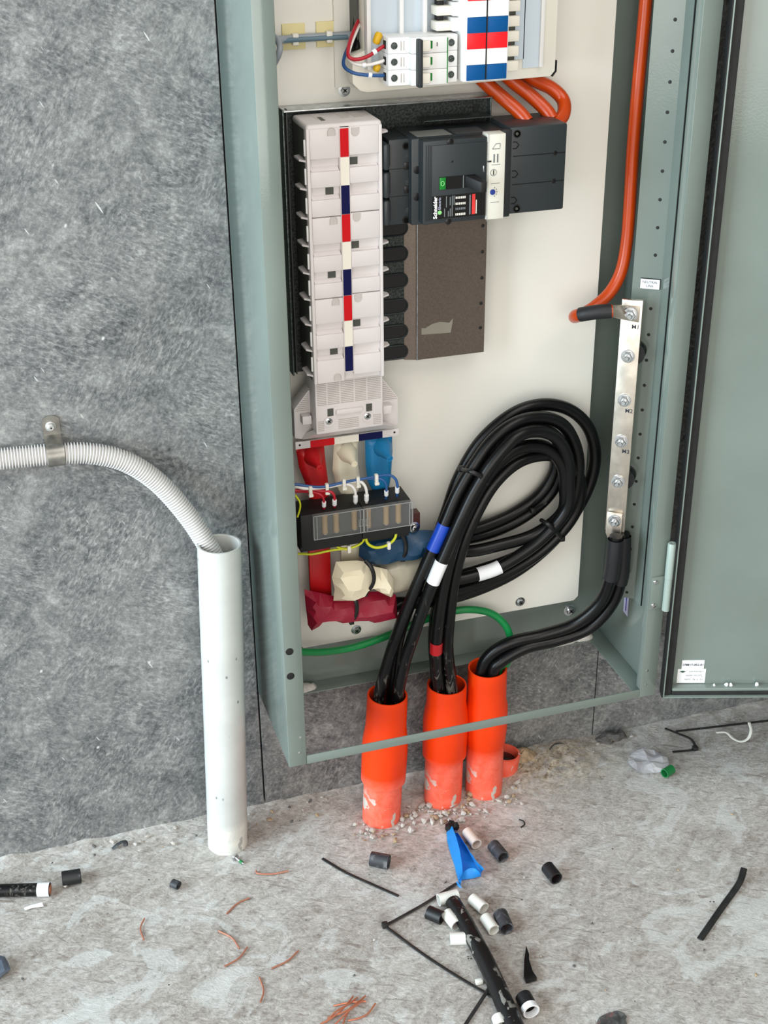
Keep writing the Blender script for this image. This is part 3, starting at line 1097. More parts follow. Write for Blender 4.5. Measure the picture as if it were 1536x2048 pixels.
for i in range(9):
    z = zb[i + 1] - 0.004
    bm = new_bm()
    bm_prism(bm, [(X0 + 0.001, -0.111, z), (X0 - 0.0062, -0.106, z + 0.001), (X0 - 0.0066, -0.086, z + 0.001), (X0 + 0.001, -0.078, z)], (0, 0, 0.0020))
    part(ch, 'separator_fin', bm, 'shroud', None)
    pbox(ch, 'lit_slit', (X0 - 0.0018, -0.1105, z + 0.0065), (X0 + 0.0006, -0.1080, z + 0.0235), 'white_plastic', 0.0006)  # white bar stands in for a lit slit, its light put into the colour
    if i in (0, 3, 4, 5, 6, 7, 8):
        zz = 0.938 if i == 0 else zb[i] - 0.0095
        bm = new_bm()
        bm_prism(bm, [(X1 - 0.001, -0.110, zz), (X1 + 0.0098, -0.103, zz), (X1 + 0.0098, -0.096, zz), (X1 - 0.001, -0.085, zz)], (0, 0, 0.0020))
        part(ch, 'separator_fin', bm, 'shroud', None)

# lower terminal cover with louvres
bm = new_bm()
bm_prism(bm, [(0.0668, -0.100, 0.6670), (0.1478, -0.100, 0.6690), (0.1478, -0.100, 0.6005), (0.0668, -0.100, 0.5995)], (0, 0.040, 0), 0.002)
tc = part(ch, 'terminal_cover', bm, 'shroud', 35)
for s in (0, 1):
    ol = ([(0.0735, -0.074, 0.655), (0.0475, -0.074, 0.6235), (0.0472, -0.074, 0.5870), (0.0560, -0.074, 0.5850), (0.0735, -0.074, 0.5935)] if s == 0 else
          [(0.1470, -0.074, 0.660), (0.1746, -0.074, 0.6230), (0.1751, -0.074, 0.5880), (0.1700, -0.074, 0.5862), (0.1470, -0.074, 0.5930)])
    bm = new_bm()
    bm_prism(bm, ol, (0, 0.020, 0), 0.0012)
    part(ch, 'cover_wing', bm, 'shroud', 35)
    x = 0.0545 if s == 0 else 0.1520
    pbox(ch, 'wing_latch', (x, -0.086, 0.6080), (x + 0.011, -0.074, 0.6185), 'shroud', 0.001)
bm = new_bm()
bm_prism(bm, [(0.0560, -0.078, 0.5865), (0.1700, -0.078, 0.5865), (0.1478, -0.099, 0.6010), (0.0668, -0.099, 0.6010)], (0, 0.012, 0))
part(ch, 'cover_skirt', bm, 'shroud', None)
# louvre lines, too fine to pick apart
bm = new_bm()
cols = ((0.0690, 0.0800), (0.0815, 0.0955), (0.0970, 0.1125), (0.1140, 0.1275), (0.1290, 0.1450))
for a, b in cols:
    for k in range(13):
        z = 0.6620 - k * 0.00215
        bm_box(bm, (a, -0.1003, z - 0.0004), (b, -0.0999, z + 0.0004))
for a, b in ((0.0690, 0.0765), (0.0935, 0.1180), (0.1355, 0.1450)):
    for k in range(6):
        z = 0.6155 - k * 0.0022
        bm_box(bm, (a, -0.1003, z - 0.0004), (b, -0.0999, z + 0.0004))
for k in range(15):
    z = 0.648 - k * 0.0024
    if 0.606 < z < 0.620:
        continue
    w = 0.0495 + max(0, z - 0.6235) * 0.82
    bm_box(bm, (w, -0.0743, z - 0.0004), (0.0655, -0.0739, z + 0.0004))
    w = 0.1730 - max(0, z - 0.6230) * 0.75
    if w > 0.1500:
        bm_box(bm, (0.1495, -0.0743, z - 0.0004), (w, -0.0739, z + 0.0004))
part(tc, 'louvres', bm, mat('louvre', (176, 168, 162), 0.7), None, kind='stuff')
for x in (0.0823, 0.1286):
    bm = new_bm()
    bm_lathe(bm, (x, -0.0998, 0.6150), (0, -1, 0), [(0.0062, 0), (0.0062, 0.0014), (0.0046, 0.0014), (0.0044, 0.0003)], seg=20)
    part(tc, 'screw_collar', bm, 'shroud', 35)
    screw(tc, 'screw', (x, -0.0998, 0.6150), (0, -1, 0), 0.0040, 0.0014, 'steel', False)
    pbox(tc, 'access_slot', (x - 0.0015, -0.1006, 0.6215), (x + 0.0055, -0.0998, 0.6305), 'chassis_dark', 0)
bm = new_bm()
bm_box(bm, (0.0905, -0.1030, 0.6225), (0.1225, -0.0995, 0.6285), 0.0012)
part(tc, 'finger_ledge', bm, 'shroud', 35)
# coloured phase strip under the cover
ps = pbox(ch, 'phase_strip', (0.0482, -0.0712, 0.5712), (0.1762, -0.0690, 0.5808), 'shroud', 0.0005)
pbox(ps, 'phase_marker', (0.0664, -0.0718, 0.5716), (0.0958, -0.0711, 0.5804), 'red_mark', 0)
pbox(ps, 'phase_marker', (0.0958, -0.0718, 0.5716), (0.1258, -0.0711, 0.5804), 'cream_mark', 0)
pbox(ps, 'phase_marker', (0.1258, -0.0718, 0.5716), (0.1553, -0.0711, 0.5804), 'navy_mark', 0)
for x in (0.0535, 0.1705):
    pdisc(ps, 'hole', (x, -0.0711, 0.5765), (0, -1, 0), 0.0014, 0.0003, 'black_matt', 10)

# ================================================================== moulded-case breaker
cb = thing('main_circuit_breaker', 'large black moulded-case circuit breaker mounted sideways beside the white shroud', 'circuit breaker', (0.25, -0.06, 0.839))
pbox(cb, 'body', (0.1770, -0.1150, 0.8388), (0.2900, -0.0535, 0.9315), 'black_plastic', 0.002)
bm = new_bm()
bm_box(bm, (0.1850, -0.1300, 0.8425), (0.2572, -0.1140, 0.9312), 0.0016)
fr = part(cb, 'front_cover', bm, 'black_plastic', 35)
pbox(fr, 'raised_face', (0.1945, -0.1315, 0.8465), (0.2560, -0.1295, 0.9265), 'black_plastic', 0.0008)
for x in (0.1880, 0.1905, 0.1925):
    pbox(fr, 'moulded_rib', (x, -0.1308, 0.8465), (x + 0.0009, -0.1295, 0.9270), 'black_plastic2', 0.0003)
YF2 = -0.1315
pbox(fr, 'nameplate', (0.1950, YF2 - 0.0003, 0.8480), (0.2555, YF2 + 0.0002, 0.8730), 'black_gloss', 0)
# toggle
pbox(fr, 'toggle_window', (0.2025, YF2 - 0.0006, 0.8795), (0.2440, YF2 + 0.0002, 0.8930), 'black_gloss', 0)
g = pbox(fr, 'off_indicator', (0.2028, YF2 - 0.0012, 0.8797), (0.2098, YF2 - 0.0004, 0.8925), 'indicator_green', 0.0002)
bm = new_bm()
bm_tube(bm, [(0.2063 + 0.0018 * math.cos(a), YF2 - 0.0013, 0.8862 + 0.0024 * math.sin(a)) for a in [i * math.pi / 8 for i in range(17)]], 0.0004, 5)
part(g, 'off_mark', bm, 'logo_green', None)
pbox(fr, 'toggle_divider', (0.2294, YF2 - 0.0012, 0.8797), (0.2302, YF2 - 0.0004, 0.8930), 'ink_grey', 0)
bm = new_bm()
bm_prism(bm, [(0.2318, YF2, 0.8925), (0.2455, YF2 - 0.001, 0.8925), (0.2500, YF2 - 0.0190, 0.8885), (0.2430, YF2 - 0.0190, 0.8885)], (0, 0, -0.0115), 0.0012)
tg = part(fr, 'toggle_handle', bm, 'black_matt', 35)
pbox(fr, 'push_to_trip', (0.2522, YF2 - 0.0010, 0.8945), (0.2538, YF2 + 0.0002, 0.9015), 'zinc', 0.0006)
pdisc(fr, 'screw_hole', (0.2170, YF2 + 0.0001, 0.9085), (0, -1, 0), 0.0012, 0.0004, 'black_gloss', 12)
pdisc(fr, 'top_notch', (0.2150, -0.1300, 0.9290), (0, -1, 0), 0.0036, 0.0012, 'black_gloss', 16)
pdisc(fr, 'bottom_notch', (0.2140, -0.1298, 0.8440), (0, -1, 0), 0.0034, 0.0010, 'black_gloss', 16)
YT = YF2 - 0.0006
text(fr, 'lettering', 'Schneider', (0.1985, YT, 0.8606), (0, 0, 1), (-1, 0, 0), 0.0060, 'white_mark', bold=0.0002)
text(fr, 'lettering', 'Electric', (0.2033, YT, 0.8648), (0, 0, 1), (-1, 0, 0), 0.0044, 'sticker_lilac')
bm = new_bm()
bm_lathe(bm, (0.2036, YT + 0.0002, 0.8550), (0, -1, 0), [(0.0023, 0), (0.0021, 0.0003)], seg=16)
part(fr, 'emblem', bm, 'logo_green', None)
for k, (x, z0, z1) in enumerate(((0.2085, 0.8500, 0.8590), (0.2105, 0.8600, 0.8720), (0.2128, 0.8500, 0.8560), (0.2148, 0.8620, 0.8710), (0.2150, 0.8500, 0.8585), (0.2172, 0.8500, 0.8720), (0.2192, 0.8620, 0.8720))):
    pbox(fr, 'print_line', (x, YT - 0.00005, z0), (x + 0.0010, YT + 0.0001, z1), 'ink_grey', 0)
for z in (0.8695, 0.8630, 0.8575, 0.8515):
    m = 'ink_grey' if z == 0.8575 else 'cream_mark'
    for k in range(6):
        pbox(fr, 'print_figure', (0.2215 + 0.0020 * k, YT - 0.00005, z - 0.0012), (0.2228 + 0.0020 * k, YT + 0.0001, z + 0.0012), m, 0)
pbox(fr, 'warning_bar', (0.2404, YT - 0.0001, 0.8500), (0.2440, YT + 0.0001, 0.8720), 'signal_red', 0)
pbox(fr, 'print_line', (0.2372, YT - 0.0001, 0.8500), (0.2388, YT + 0.0001, 0.8715), 'ink_grey', 0)
pbox(fr, 'print_line', (0.2448, YT - 0.0001, 0.8505), (0.2458, YT + 0.0001, 0.8655), 'cream_mark', 0)
# trip unit strip
tu = pbox(cb, 'trip_unit', (0.2574, -0.1312, 0.8420), (0.2778, -0.1140, 0.9335), 'rating_strip', 0.0008)
pbox(tu, 'clear_cover', (0.2572, -0.1330, 0.8405), (0.2585, -0.1312, 0.9345), 'clear_cover', 0)
YS = -0.1314
bm = new_bm()
for a, b in (((0.2625, 0.9180), (0.2665, 0.9235)), ((0.2665, 0.9235), (0.2712, 0.9235)), ((0.2712, 0.9235), (0.2712, 0.9190)), ((0.2625, 0.9180), (0.2712, 0.9180))):
    bm_tube(bm, [(a[0], YS, a[1]), (b[0], YS, b[1])], 0.0003, 4)
part(tu, 'trip_curve', bm, 'ink_grey', None)
for x in (0.2640, 0.2680):
    pbox(tu, 'print_line', (x, YS - 0.0001, 0.9035), (x + 0.0016, YS + 0.0001, 0.9125), 'ink_grey', 0)
for z in (0.9010, 0.8810, 0.8605):
    pbox(tu, 'print_rule', (0.2620, YS - 0.0001, z), (0.2720, YS + 0.0001, z + 0.0005), 'ink_grey', 0)
bm = new_bm()
bm_tube(bm, [(0.2645 + 0.0034 * math.cos(a), YS, 0.8930 + 0.0034 * math.sin(a)) for a in [i * math.pi / 10 for i in range(21)]], 0.0003, 4)
part(tu, 'seal_ring', bm, 'ink_grey', None)
pbox(tu, 'seal_slot', (0.2639, YS - 0.0002, 0.8905), (0.2652, YS + 0.0001, 0.8955), 'chassis_dark', 0)
dl = pdisc(tu, 'rating_dial', (0.2640, YS + 0.0002, 0.8720), (0, -1, 0), 0.0030, 0.0014, 'dial_blue', 20)
for k in range(5):
    a = -1.1 + k * 0.55
    pbox(tu, 'dial_tick', (0.2640 + 0.0052 * math.cos(a) - 0.0005, YS - 0.0001, 0.8720 + 0.0052 * math.sin(a) - 0.0006), (0.2640 + 0.0052 * math.cos(a) + 0.0005, YS + 0.0001, 0.8720 + 0.0052 * math.sin(a) + 0.0006), 'ink_grey', 0)
pbox(tu, 'side_notch', (0.2572, YS - 0.0006, 0.9045), (0.2615, YS + 0.0004, 0.9060), 'black_gloss', 0)
pbox(cb, 'trip_bezel', (0.2778, -0.1200, 0.8400), (0.2895, -0.1140, 0.9345), 'black_plastic2', 0.001)
# load-side terminal shield on the left
pbox(cb, 'terminal_shield', (0.1553, -0.1050, 0.8385), (0.1860, -0.0560, 0.9300), 'black_plastic', 0.0012)
for k in range(3):
    z0 = 0.8405 + 0.0298 * k
    pbox(cb, 'lug_chute', (0.1458, -0.1165, z0), (0.1535, -0.0600, z0 + 0.0284), 'black_plastic', 0.0034)
    pbox(cb, 'chute_opening', (0.1530, -0.1056, z0 + 0.003), (0.1565, -0.0980, z0 + 0.025), 'black_gloss', 0)
for z in (0.8695, 0.8990):
    pbox(cb, 'shield_groove', (0.1560, -0.1053, z - 0.0003), (0.1790, -0.1048, z + 0.0003), 'black_gloss', 0)
    pbox(cb, 'shield_latch', (0.1720, -0.1060, z + 0.0025 if z < 0.88 else z - 0.0015), (0.1790, -0.1048, z + 0.0105 if z < 0.88 else z + 0.0065), 'black_gloss', 0.0004)
for x, z in ((0.1745, 0.9225), (0.1745, 0.8425)):
    bm = new_bm()
    bm_lathe(bm, (x, -0.1048, z), (0, -1, 0), [(0.0042, 0), (0.0042, 0.0010), (0.0030, 0.0010), (0.0028, 0.0002)], seg=16)
    part(cb, 'screw_well', bm, 'black_gloss', 35)
for z in (0.8985, 0.8695):
    pdisc(cb, 'fixing_hole', (0.1835, -0.1150, z), (0, -1, 0), 0.0042, 0.0006, 'black_gloss', 16)
for z in (0.9110, 0.8830, 0.8530):
    pdisc(cb, 'moulded_mark', (0.1775, -0.1048, z), (0, -1, 0), 0.0038, 0.0005, 'black_plastic2', 14)
# line-side terminal shield on the right
bm = new_bm()
bm_box(bm, (0.2880, -0.1180, 0.8420), (0.3550, -0.0530, 0.9362), 0.002)
ts = part(cb, 'terminal_shield', bm, 'black_plastic', 35)
for z in (0.9052, 0.8745):
    pbox(ts, 'shield_groove', (0.2920, -0.1183, z - 0.0004), (0.3540, -0.1178, z + 0.0004), 'black_gloss', 0)
    pdisc(ts, 'wire_hole', (0.3415, -0.1179, z), (0, -1, 0), 0.0026, 0.0004, 'black_gloss', 16)
for x, z in ((0.2960, 0.9290), (0.2985, 0.8475)):
    bm = new_bm()
    bm_lathe(bm, (x, -0.1178, z), (0, -1, 0), [(0.0042, 0), (0.0042, 0.0010), (0.0030, 0.0010), (0.0028, 0.0002)], seg=16)
    part(ts, 'screw_well', bm, 'black_gloss', 35)
    pdisc(ts, 'screw', (x, -0.1180, z), (0, -1, 0), 0.0018, 0.0006, 'chassis_dark', 12)
for z in (0.9170, 0.8860, 0.8570):
    bm = new_bm()
    bm_tube(bm, [(0.2915, -0.1182, z + 0.0035), (0.2955, -0.1182, z + 0.0035), (0.2985, -0.1182, z), (0.2955, -0.1182, z - 0.0035), (0.2915, -0.1182, z - 0.0035)], 0.0006, 5)
    part(ts, 'moulded_mark', bm, 'black_gloss', None)
pbox(cb, 'rating_label', (0.1860, -0.1080, 0.9314), (0.2250, -0.0800, 0.9318), mat('label_grey', (128, 128, 124), 0.5), 0)
pbox(cb, 'top_label', (0.2300, -0.1080, 0.9314), (0.2640, -0.0800, 0.9317), mat('label_dark', (70, 72, 72), 0.5), 0)

# ================================================================== upper distribution pan
pan = thing('distribution_pan', 'white steel pan of the upper distribution chassis above the black breaker', 'chassis', (0.24, -0.07, 0.975))
ZP1 = 1.30
bm = new_bm()
ol = [(0.1375, -0.080, 1.0180), (0.1240, -0.080, 1.0120), (0.1240, -0.080, 0.9860)] + [(0.1400 - 0.016 * math.sin(a), -0.080, 0.9910 - 0.0155 * math.cos(a)) for a in (math.pi * 0.33, math.pi * 0.16, 0)] + [(0.3490, -0.080, 0.9795), (0.3540, -0.080, 0.9850), (0.3540, -0.080, ZP1), (0.1375, -0.080, ZP1)]
bm_prism(bm, ol, (0, 0.0200, 0), 0.0008)
part(pan, 'pan_face', bm, 'warm_white', 35)
pbox(pan, 'recess_floor', (0.1375, -0.0815, 1.0000), (0.3160, -0.0799, ZP1 - 0.02), 'grey_blue', 0)
pbox(pan, 'recess_floor', (0.3150, -0.0815, 0.9905), (0.3340, -0.0799, ZP1 - 0.02), 'grey_blue', 0)
for x in (0.1375, 0.1730, 0.1985):
    pbox(pan, 'rail_edge', (x, -0.0900, 1.0000), (x + 0.0045, -0.0800, ZP1 - 0.02), 'white_plastic', 0.0008)
pbox(pan, 'rail_edge', (0.3330, -0.0850, 0.9905), (0.3375, -0.0800, ZP1 - 0.02), 'white_plastic', 0.0008)
pbox(pan, 'shaded_return', (0.1355, -0.0600, 0.9900), (0.1375, -0.0320, ZP1), 'chassis_dark', 0)  # coloured dark to put in the shadow of the gap behind the pan edge
pbox(pan, 'pan_foot', (0.1180, -0.0335, 0.9740), (0.1380, -0.0302, ZP1), 'plate_white', 0.0004)
bm = new_bm()
bm_prism(bm, [(0.3505, -0.0803, 0.9800), (0.3545, -0.0803, 0.9850), (0.3545, -0.0803, 0.9960), (0.3560, -0.0803, 0.9960), (0.3560, -0.0803, 0.9845), (0.3515, -0.0803, 0.9790)], (0, 0.012, 0))
part(pan, 'edge_grommet', bm, 'black_matt', None)
# tee-off block with red, white and blue covers
tb = thing('tee_off_block', 'tall tee-off busbar block with twin rows of blue, red and white covers', 'busbar chassis', (0.255, -0.10, 0.9876))
pbox(tb, 'block_body', (0.2303, -0.1245, 0.9876), (0.2800, -0.0815, ZP1 - 0.03), 'white_plastic', 0.0012)
pbox(tb, 'centre_gap', (0.2546, -0.1262, 0.9890), (0.2556, -0.1244, ZP1 - 0.03), 'black_matt', 0)
cols = ['blue_mark', 'white_mark', 'bright_red_mark']
for side, (xa, xb) in enumerate(((0.2340, 0.2544), (0.2558, 0.2784))):
    for k in range(17):
        z0 = 0.9888 + 0.01565 * k
        pbox(tb, 'phase_cover', (xa, -0.1256, z0 + 0.0001), (xb, -0.1243, z0 + 0.0155), cols[k % 3], 0.0002)
for k in range(17):
    z0 = 0.9925 + 0.0150 * k
    pbox(tb, 'insulating_tooth', (0.2800, -0.1080, z0), (0.2990, -0.0850, z0 + 0.0105), 'warm_white', 0.0010)
    pbox(tb, 'tee_connector', (0.2860, -0.1020, z0 + 0.0107), (0.2965, -0.0900, z0 + 0.0148), 'chassis_dark', 0.0003)
    if k < 3:
        pbox(tb, 'tee_connector', (0.2264, -0.1040, z0 + 0.0030), (0.2310, -0.0900, z0 + 0.0090), 'zinc', 0.0004)
    else:
        pbox(tb, 'insulating_tooth', (0.2075, -0.1050, z0 - 0.0010), (0.2250, -0.0850, z0 + 0.0085), 'warm_white', 0.0016)
        pbox(tb, 'tee_shroud', (0.2240, -0.1090, z0 - 0.0015), (0.2310, -0.0850, z0 + 0.0120), 'white_plastic', 0.0008)
        pbox(tb, 'tee_connector', (0.2110, -0.0980, z0 + 0.0085), (0.2180, -0.0880, z0 + 0.0140), 'black_matt', 0.0004)

# three-pole miniature breaker on the pan
mb = thing('miniature_circuit_breaker', 'white three-pole miniature circuit breaker with black toggle bar', 'circuit breaker', (0.19, -0.10, 0.985))
for k in range(3):
    z0 = 0.9868 + 0.0159 * k
    pbox(mb, 'pole_body', (0.1521, -0.1150, z0), (0.2273, -0.0820, z0 + 0.0157), 'white_plastic', 0.0006)
    pbox(mb, 'pole_front', (0.1745, -0.1235, z0), (0.2146, -0.1140, z0 + 0.0157), 'white_plastic', 0.0010)
    pbox(mb, 'toggle', (0.1840, -0.1290, z0 + 0.0025), (0.1935, -0.1230, z0 + 0.0130), 'warm_white', 0.0014)
    pbox(mb, 'off_window', (0.1945, -0.1240, z0 + 0.0045), (0.1968, -0.1230, z0 + 0.0120), 'indicator_green', 0)
    for x in (0.1585, 0.2205):
        bm = new_bm()
        bm_lathe(bm, (x, -0.1152 if x < 0.2 else -0.1152, z0 + 0.0078), (0, -1, 0), [(0.0036, 0), (0.0034, 0.0006), (0.0026, 0.0006), (0.0024, 0.0002)], seg=16)
        part(mb, 'terminal_screw', bm, 'galv', 35)
    for x in (0.1655, 0.1685):
        pbox(mb, 'vent_line', (x, -0.1153, z0 + 0.0030), (x + 0.0009, -0.1149, z0 + 0.0120), 'louvre', 0)
    pbox(mb, 'terminal_mouth', (0.1512, -0.1080, z0 + 0.0040), (0.1523, -0.1010, z0 + 0.0120), 'black_matt', 0)
pbox(mb, 'toggle_bar', (0.1790, -0.1330, 0.9862), (0.1838, -0.1230, 1.0335), 'black_plastic2', 0.0012)
pbox(mb, 'front_stripe', (0.2128, -0.1238, 0.9880), (0.2138, -0.1234, 1.0330), 'indicator_green', 0)
pbox(mb, 'indicator', (0.2015, -0.1239, 1.0250), (0.2022, -0.1234, 1.0290), 'black_matt', 0)

# ================================================================== phase busbar flags
def bagged(name, label, cat, outline, material, front, back, cone=None, edge=0.008, group=None, wr=0.0006, seed=0, wscale=60, step=0.004):
    bm = new_bm()
    bm_pillow(bm, outline, front, back, (0, -1, 0), edge, step, wr, wscale, seed)
    o = solo(name, bm, material, label, cat, group, 60 if step < 0.005 else 24)
    if cone:
        bm = new_bm()
        bm_lathe(bm, cone, (0.05, -1, -0.15), [(0.013, -0.004), (0.009, 0.006), (0.0055, 0.014), (0.0042, 0.019), (0.0040, 0.0235), (0.0026, 0.0235), (0.0024, 0.022)], seg=20)
        part(o, 'bolt_cap', bm, material, 60)
    return o


rf = bagged('busbar_sleeve', 'red insulated busbar tail above the fuse carriers', 'busbar',
       [(0.0514, -0.0600, 0.5671), (0.0859, -0.0600, 0.5686), (0.0866, -0.0600, 0.5507), (0.0894, -0.0600, 0.5203), (0.0897, -0.0600, 0.4864), (0.0671, -0.0600, 0.4887), (0.0608, -0.0600, 0.5214), (0.0542, -0.0600, 0.5424)], 'red_sleeve', 0.007, 0.004, (0.0707, -0.0670, 0.5562), group='insulated busbar tails')
bagged('busbar_sleeve', 'cream insulated busbar tail above the fuse carriers', 'busbar',
       [(0.0982, -0.0600, 0.5681), (0.1282, -0.0600, 0.5690), (0.1275, -0.0600, 0.5346), (0.1309, -0.0600, 0.5085), (0.1268, -0.0600, 0.4975), (0.1178, -0.0600, 0.4921), (0.1053, -0.0600, 0.4989), (0.0993, -0.0600, 0.5134), (0.0954, -0.0600, 0.5328)], 'cream_sleeve', 0.007, 0.004, (0.1133, -0.0670, 0.5545), group='insulated busbar tails')
bagged('busbar_sleeve', 'bright blue insulated busbar tail above the fuse carriers', 'busbar',
       [(0.1369, -0.0600, 0.5691), (0.1710, -0.0600, 0.5708), (0.1715, -0.0600, 0.5468), (0.1693, -0.0600, 0.5114), (0.1667, -0.0600, 0.4981), (0.1454, -0.0600, 0.4966), (0.1392, -0.0600, 0.5113), (0.1370, -0.0600, 0.5332)], 'blue_sleeve', 0.007, 0.004, (0.1573, -0.0670, 0.5553), group='insulated busbar tails')
bm = new_bm()
bm_box(bm, (0.0620, -0.0600, 0.3500), (0.0900, -0.0540, 0.4560), 0.002)
solo('busbar_strap', bm, 'red_sleeve', 'flat red busbar strap dropping below the fuse carriers into the maroon wrap', 'busbar', 'insulated busbar straps')
bm = new_bm()
bm_box(bm, (0.1033, -0.0600, 0.3800), (0.1282, -0.0540, 0.4560), 0.002)
solo('busbar_strap', bm, 'cream_sleeve', 'flat cream busbar strap dropping below the fuse carriers into the cream wrap', 'busbar', 'insulated busbar straps')
bm = new_bm()
bm_box(bm, (0.1375, -0.0600, 0.3950), (0.1700, -0.0540, 0.4560), 0.002)
solo('busbar_strap', bm, 'navy_wrap', 'flat dark blue busbar strap dropping below the fuse carriers into the blue wrap', 'busbar', 'insulated busbar straps')

# ------------------------------------------------------------------ fuse carriers on their rail
bm = new_bm()
bm_box(bm, (0.0350, -0.0740, 0.4430), (0.2025, -0.0600, 0.4640), 0.0006)
rl = solo('fuse_rail', bm, 'brown_bar', 'dark brown insulating bar carrying the two fuse carriers', 'bar')
screw(rl, 'screw', (0.1945, -0.0740, 0.4455), (0, -1, 0), 0.0048, 0.0060, 'steel', True)
for side, (xa, xb, who) in enumerate(((0.0430, 0.1182, 'left'), (0.1190, 0.1800, 'right'))):
    fb = thing('fuse_carrier', 'black three-way fuse carrier with clear cover, %s of the pair' % ('nearer the red busbar' if side == 0 else 'nearer the blue busbar'), 'fuse holder', ((xa + xb) / 2, -0.085, 0.4600), 'fuse carriers')
    pbox(fb, 'base', (xa, -0.1040, 0.4560), (xb, -0.0640, 0.5005), 'black_matt', 0.0008)
    pbox(fb, 'lower_skirt', (xa, -0.0980, 0.4480), (xb, -0.0745, 0.4560), 'black_matt', 0.0008)
    ca = 0.0568 if side == 0 else xa
    pbox(fb, 'cover', (ca, -0.1120, 0.4700), (xb, -0.1042, 0.5010), 'clear_cover', 0.0006)
    bm = new_bm()
    for a, b in (((ca, 0.4700), (xb, 0.4700)), ((ca, 0.5010), (xb, 0.5010)), ((ca, 0.4700), (ca, 0.5010)), ((xb, 0.4700), (xb, 0.5010)), ((ca + 0.004, 0.4710), (ca + 0.004, 0.5000)), ((xb - 0.004, 0.4710), (xb - 0.004, 0.5000))):
        bm_tube(bm, [(a[0], -0.1120, a[1]), (b[0], -0.1120, b[1])], 0.0005, 5)
    part(fb, 'cover_edge', bm, mat('cover_edge', (150, 152, 152), 0.3), None)
    xs = (0.0720, 0.0860, 0.1085) if side == 0 else (0.1260, 0.1485, 0.1640)
    for x in xs:
        bm = new_bm()
        bm_lathe(bm, (x, -0.1050, 0.4735), (0, 0, 1), [(0.0036, 0), (0.0040, 0.002), (0.0036, 0.004), (0.0036, 0.020), (0.0040, 0.022), (0.0036, 0.0245)], seg=14)
        f = part(fb, 'fuse_link', bm, 'fuse_body', 40)
        pdisc(f, 'fuse_cap', (x, -0.1050, 0.4735), (0, 0, -1), 0.0037, 0.0010, 'zinc', 14)
    for x in ((0.0665, 0.0790, 0.0930, 0.1090) if side == 0 else (0.1265, 0.1400, 0.1560, 0.1690)):
        pdisc(fb, 'wire_entry', (x, -0.0900, 0.5003), (0, 0, 1), 0.0024, 0.0004, 'rubber', 12)
    x = 0.1125 if side == 0 else 0.1210
    bm = new_bm()
    q = [(x, 0.4790), (x + 0.0045, 0.4790), (x + 0.0045, 0.4880), (x, 0.4880), (x, 0.4790)]
    bm_tube(bm, [(a, -0.1122, b) for a, b in q], 0.0004, 4)
    part(fb, 'cover_catch', bm, 'cover_edge', None)

# ------------------------------------------------------------------ wrapped lugs
mw = bagged('lug_wrap', 'maroon insulating wrap around the red phase lug at the bottom left', 'insulating wrap',
       [(0.0506, -0.0750, 0.3832), (0.0708, -0.0750, 0.3737), (0.0887, -0.0750, 0.3660), (0.1095, -0.0750, 0.3665), (0.1555, -0.0750, 0.3593), (0.1701, -0.0750, 0.3522), (0.1726, -0.0750, 0.3174), (0.1485, -0.0750, 0.3191), (0.1086, -0.0750, 0.3239), (0.0793, -0.0750, 0.3326), (0.0694, -0.0750, 0.3294), (0.0586, -0.0750, 0.3196), (0.0538, -0.0750, 0.3302)], 'maroon_wrap', 0.017, 0.012, edge=0.011, wr=0.007, seed=3, wscale=48, step=0.0075, group='wrapped cable lugs')
bagged('lug_wrap', 'cream insulating wrap around the white phase lug in the middle', 'insulating wrap',
       [(0.0899, -0.0850, 0.4199), (0.1013, -0.0850, 0.4193), (0.1173, -0.0850, 0.4172), (0.1288, -0.0850, 0.4130), (0.1384, -0.0850, 0.4042), (0.1560, -0.0850, 0.3967), (0.1637, -0.0850, 0.3823), (0.1629, -0.0850, 0.3585), (0.1511, -0.0850, 0.3629), (0.1361, -0.0850, 0.3737), (0.1229, -0.0850, 0.3638), (0.1065, -0.0850, 0.3618), (0.0852, -0.0850, 0.3651), (0.0875, -0.0850, 0.3805), (0.0842, -0.0850, 0.3990)], 'cream_wrap', 0.016, 0.012, edge=0.011, wr=0.009, seed=11, wscale=52, step=0.0075, group='wrapped cable lugs')
bagged('lug_wrap', 'dark blue insulating wrap around the blue phase lug below the fuse carriers', 'insulating wrap',
       [(0.1241, -0.0720, 0.4367), (0.1475, -0.0720, 0.4439), (0.1768, -0.0720, 0.4418), (0.2097, -0.0720, 0.4376), (0.2330, -0.0720, 0.4323), (0.2299, -0.0720, 0.4069), (0.2099, -0.0720, 0.4003), (0.1846, -0.0720, 0.3997), (0.1568, -0.0720, 0.3989), (0.1339, -0.0720, 0.4030), (0.1231, -0.0720, 0.4156)], 'navy_wrap', 0.016, 0.012, edge=0.011, wr=0.007, seed=21, wscale=48, step=0.0075, group='wrapped cable lugs')
bagged('clear_sleeve', 'dull translucent sleeve between the cream wrap and the black cables', 'insulating wrap',
       [(0.1416, -0.0680, 0.3973), (0.1779, -0.0680, 0.3995), (0.2167, -0.0680, 0.3970), (0.2183, -0.0680, 0.3578), (0.1778, -0.0680, 0.3527), (0.1577, -0.0680, 0.3542)], 'clear_sleeve', 0.015, 0.012, edge=0.014, wr=0.003, seed=31, wscale=50)
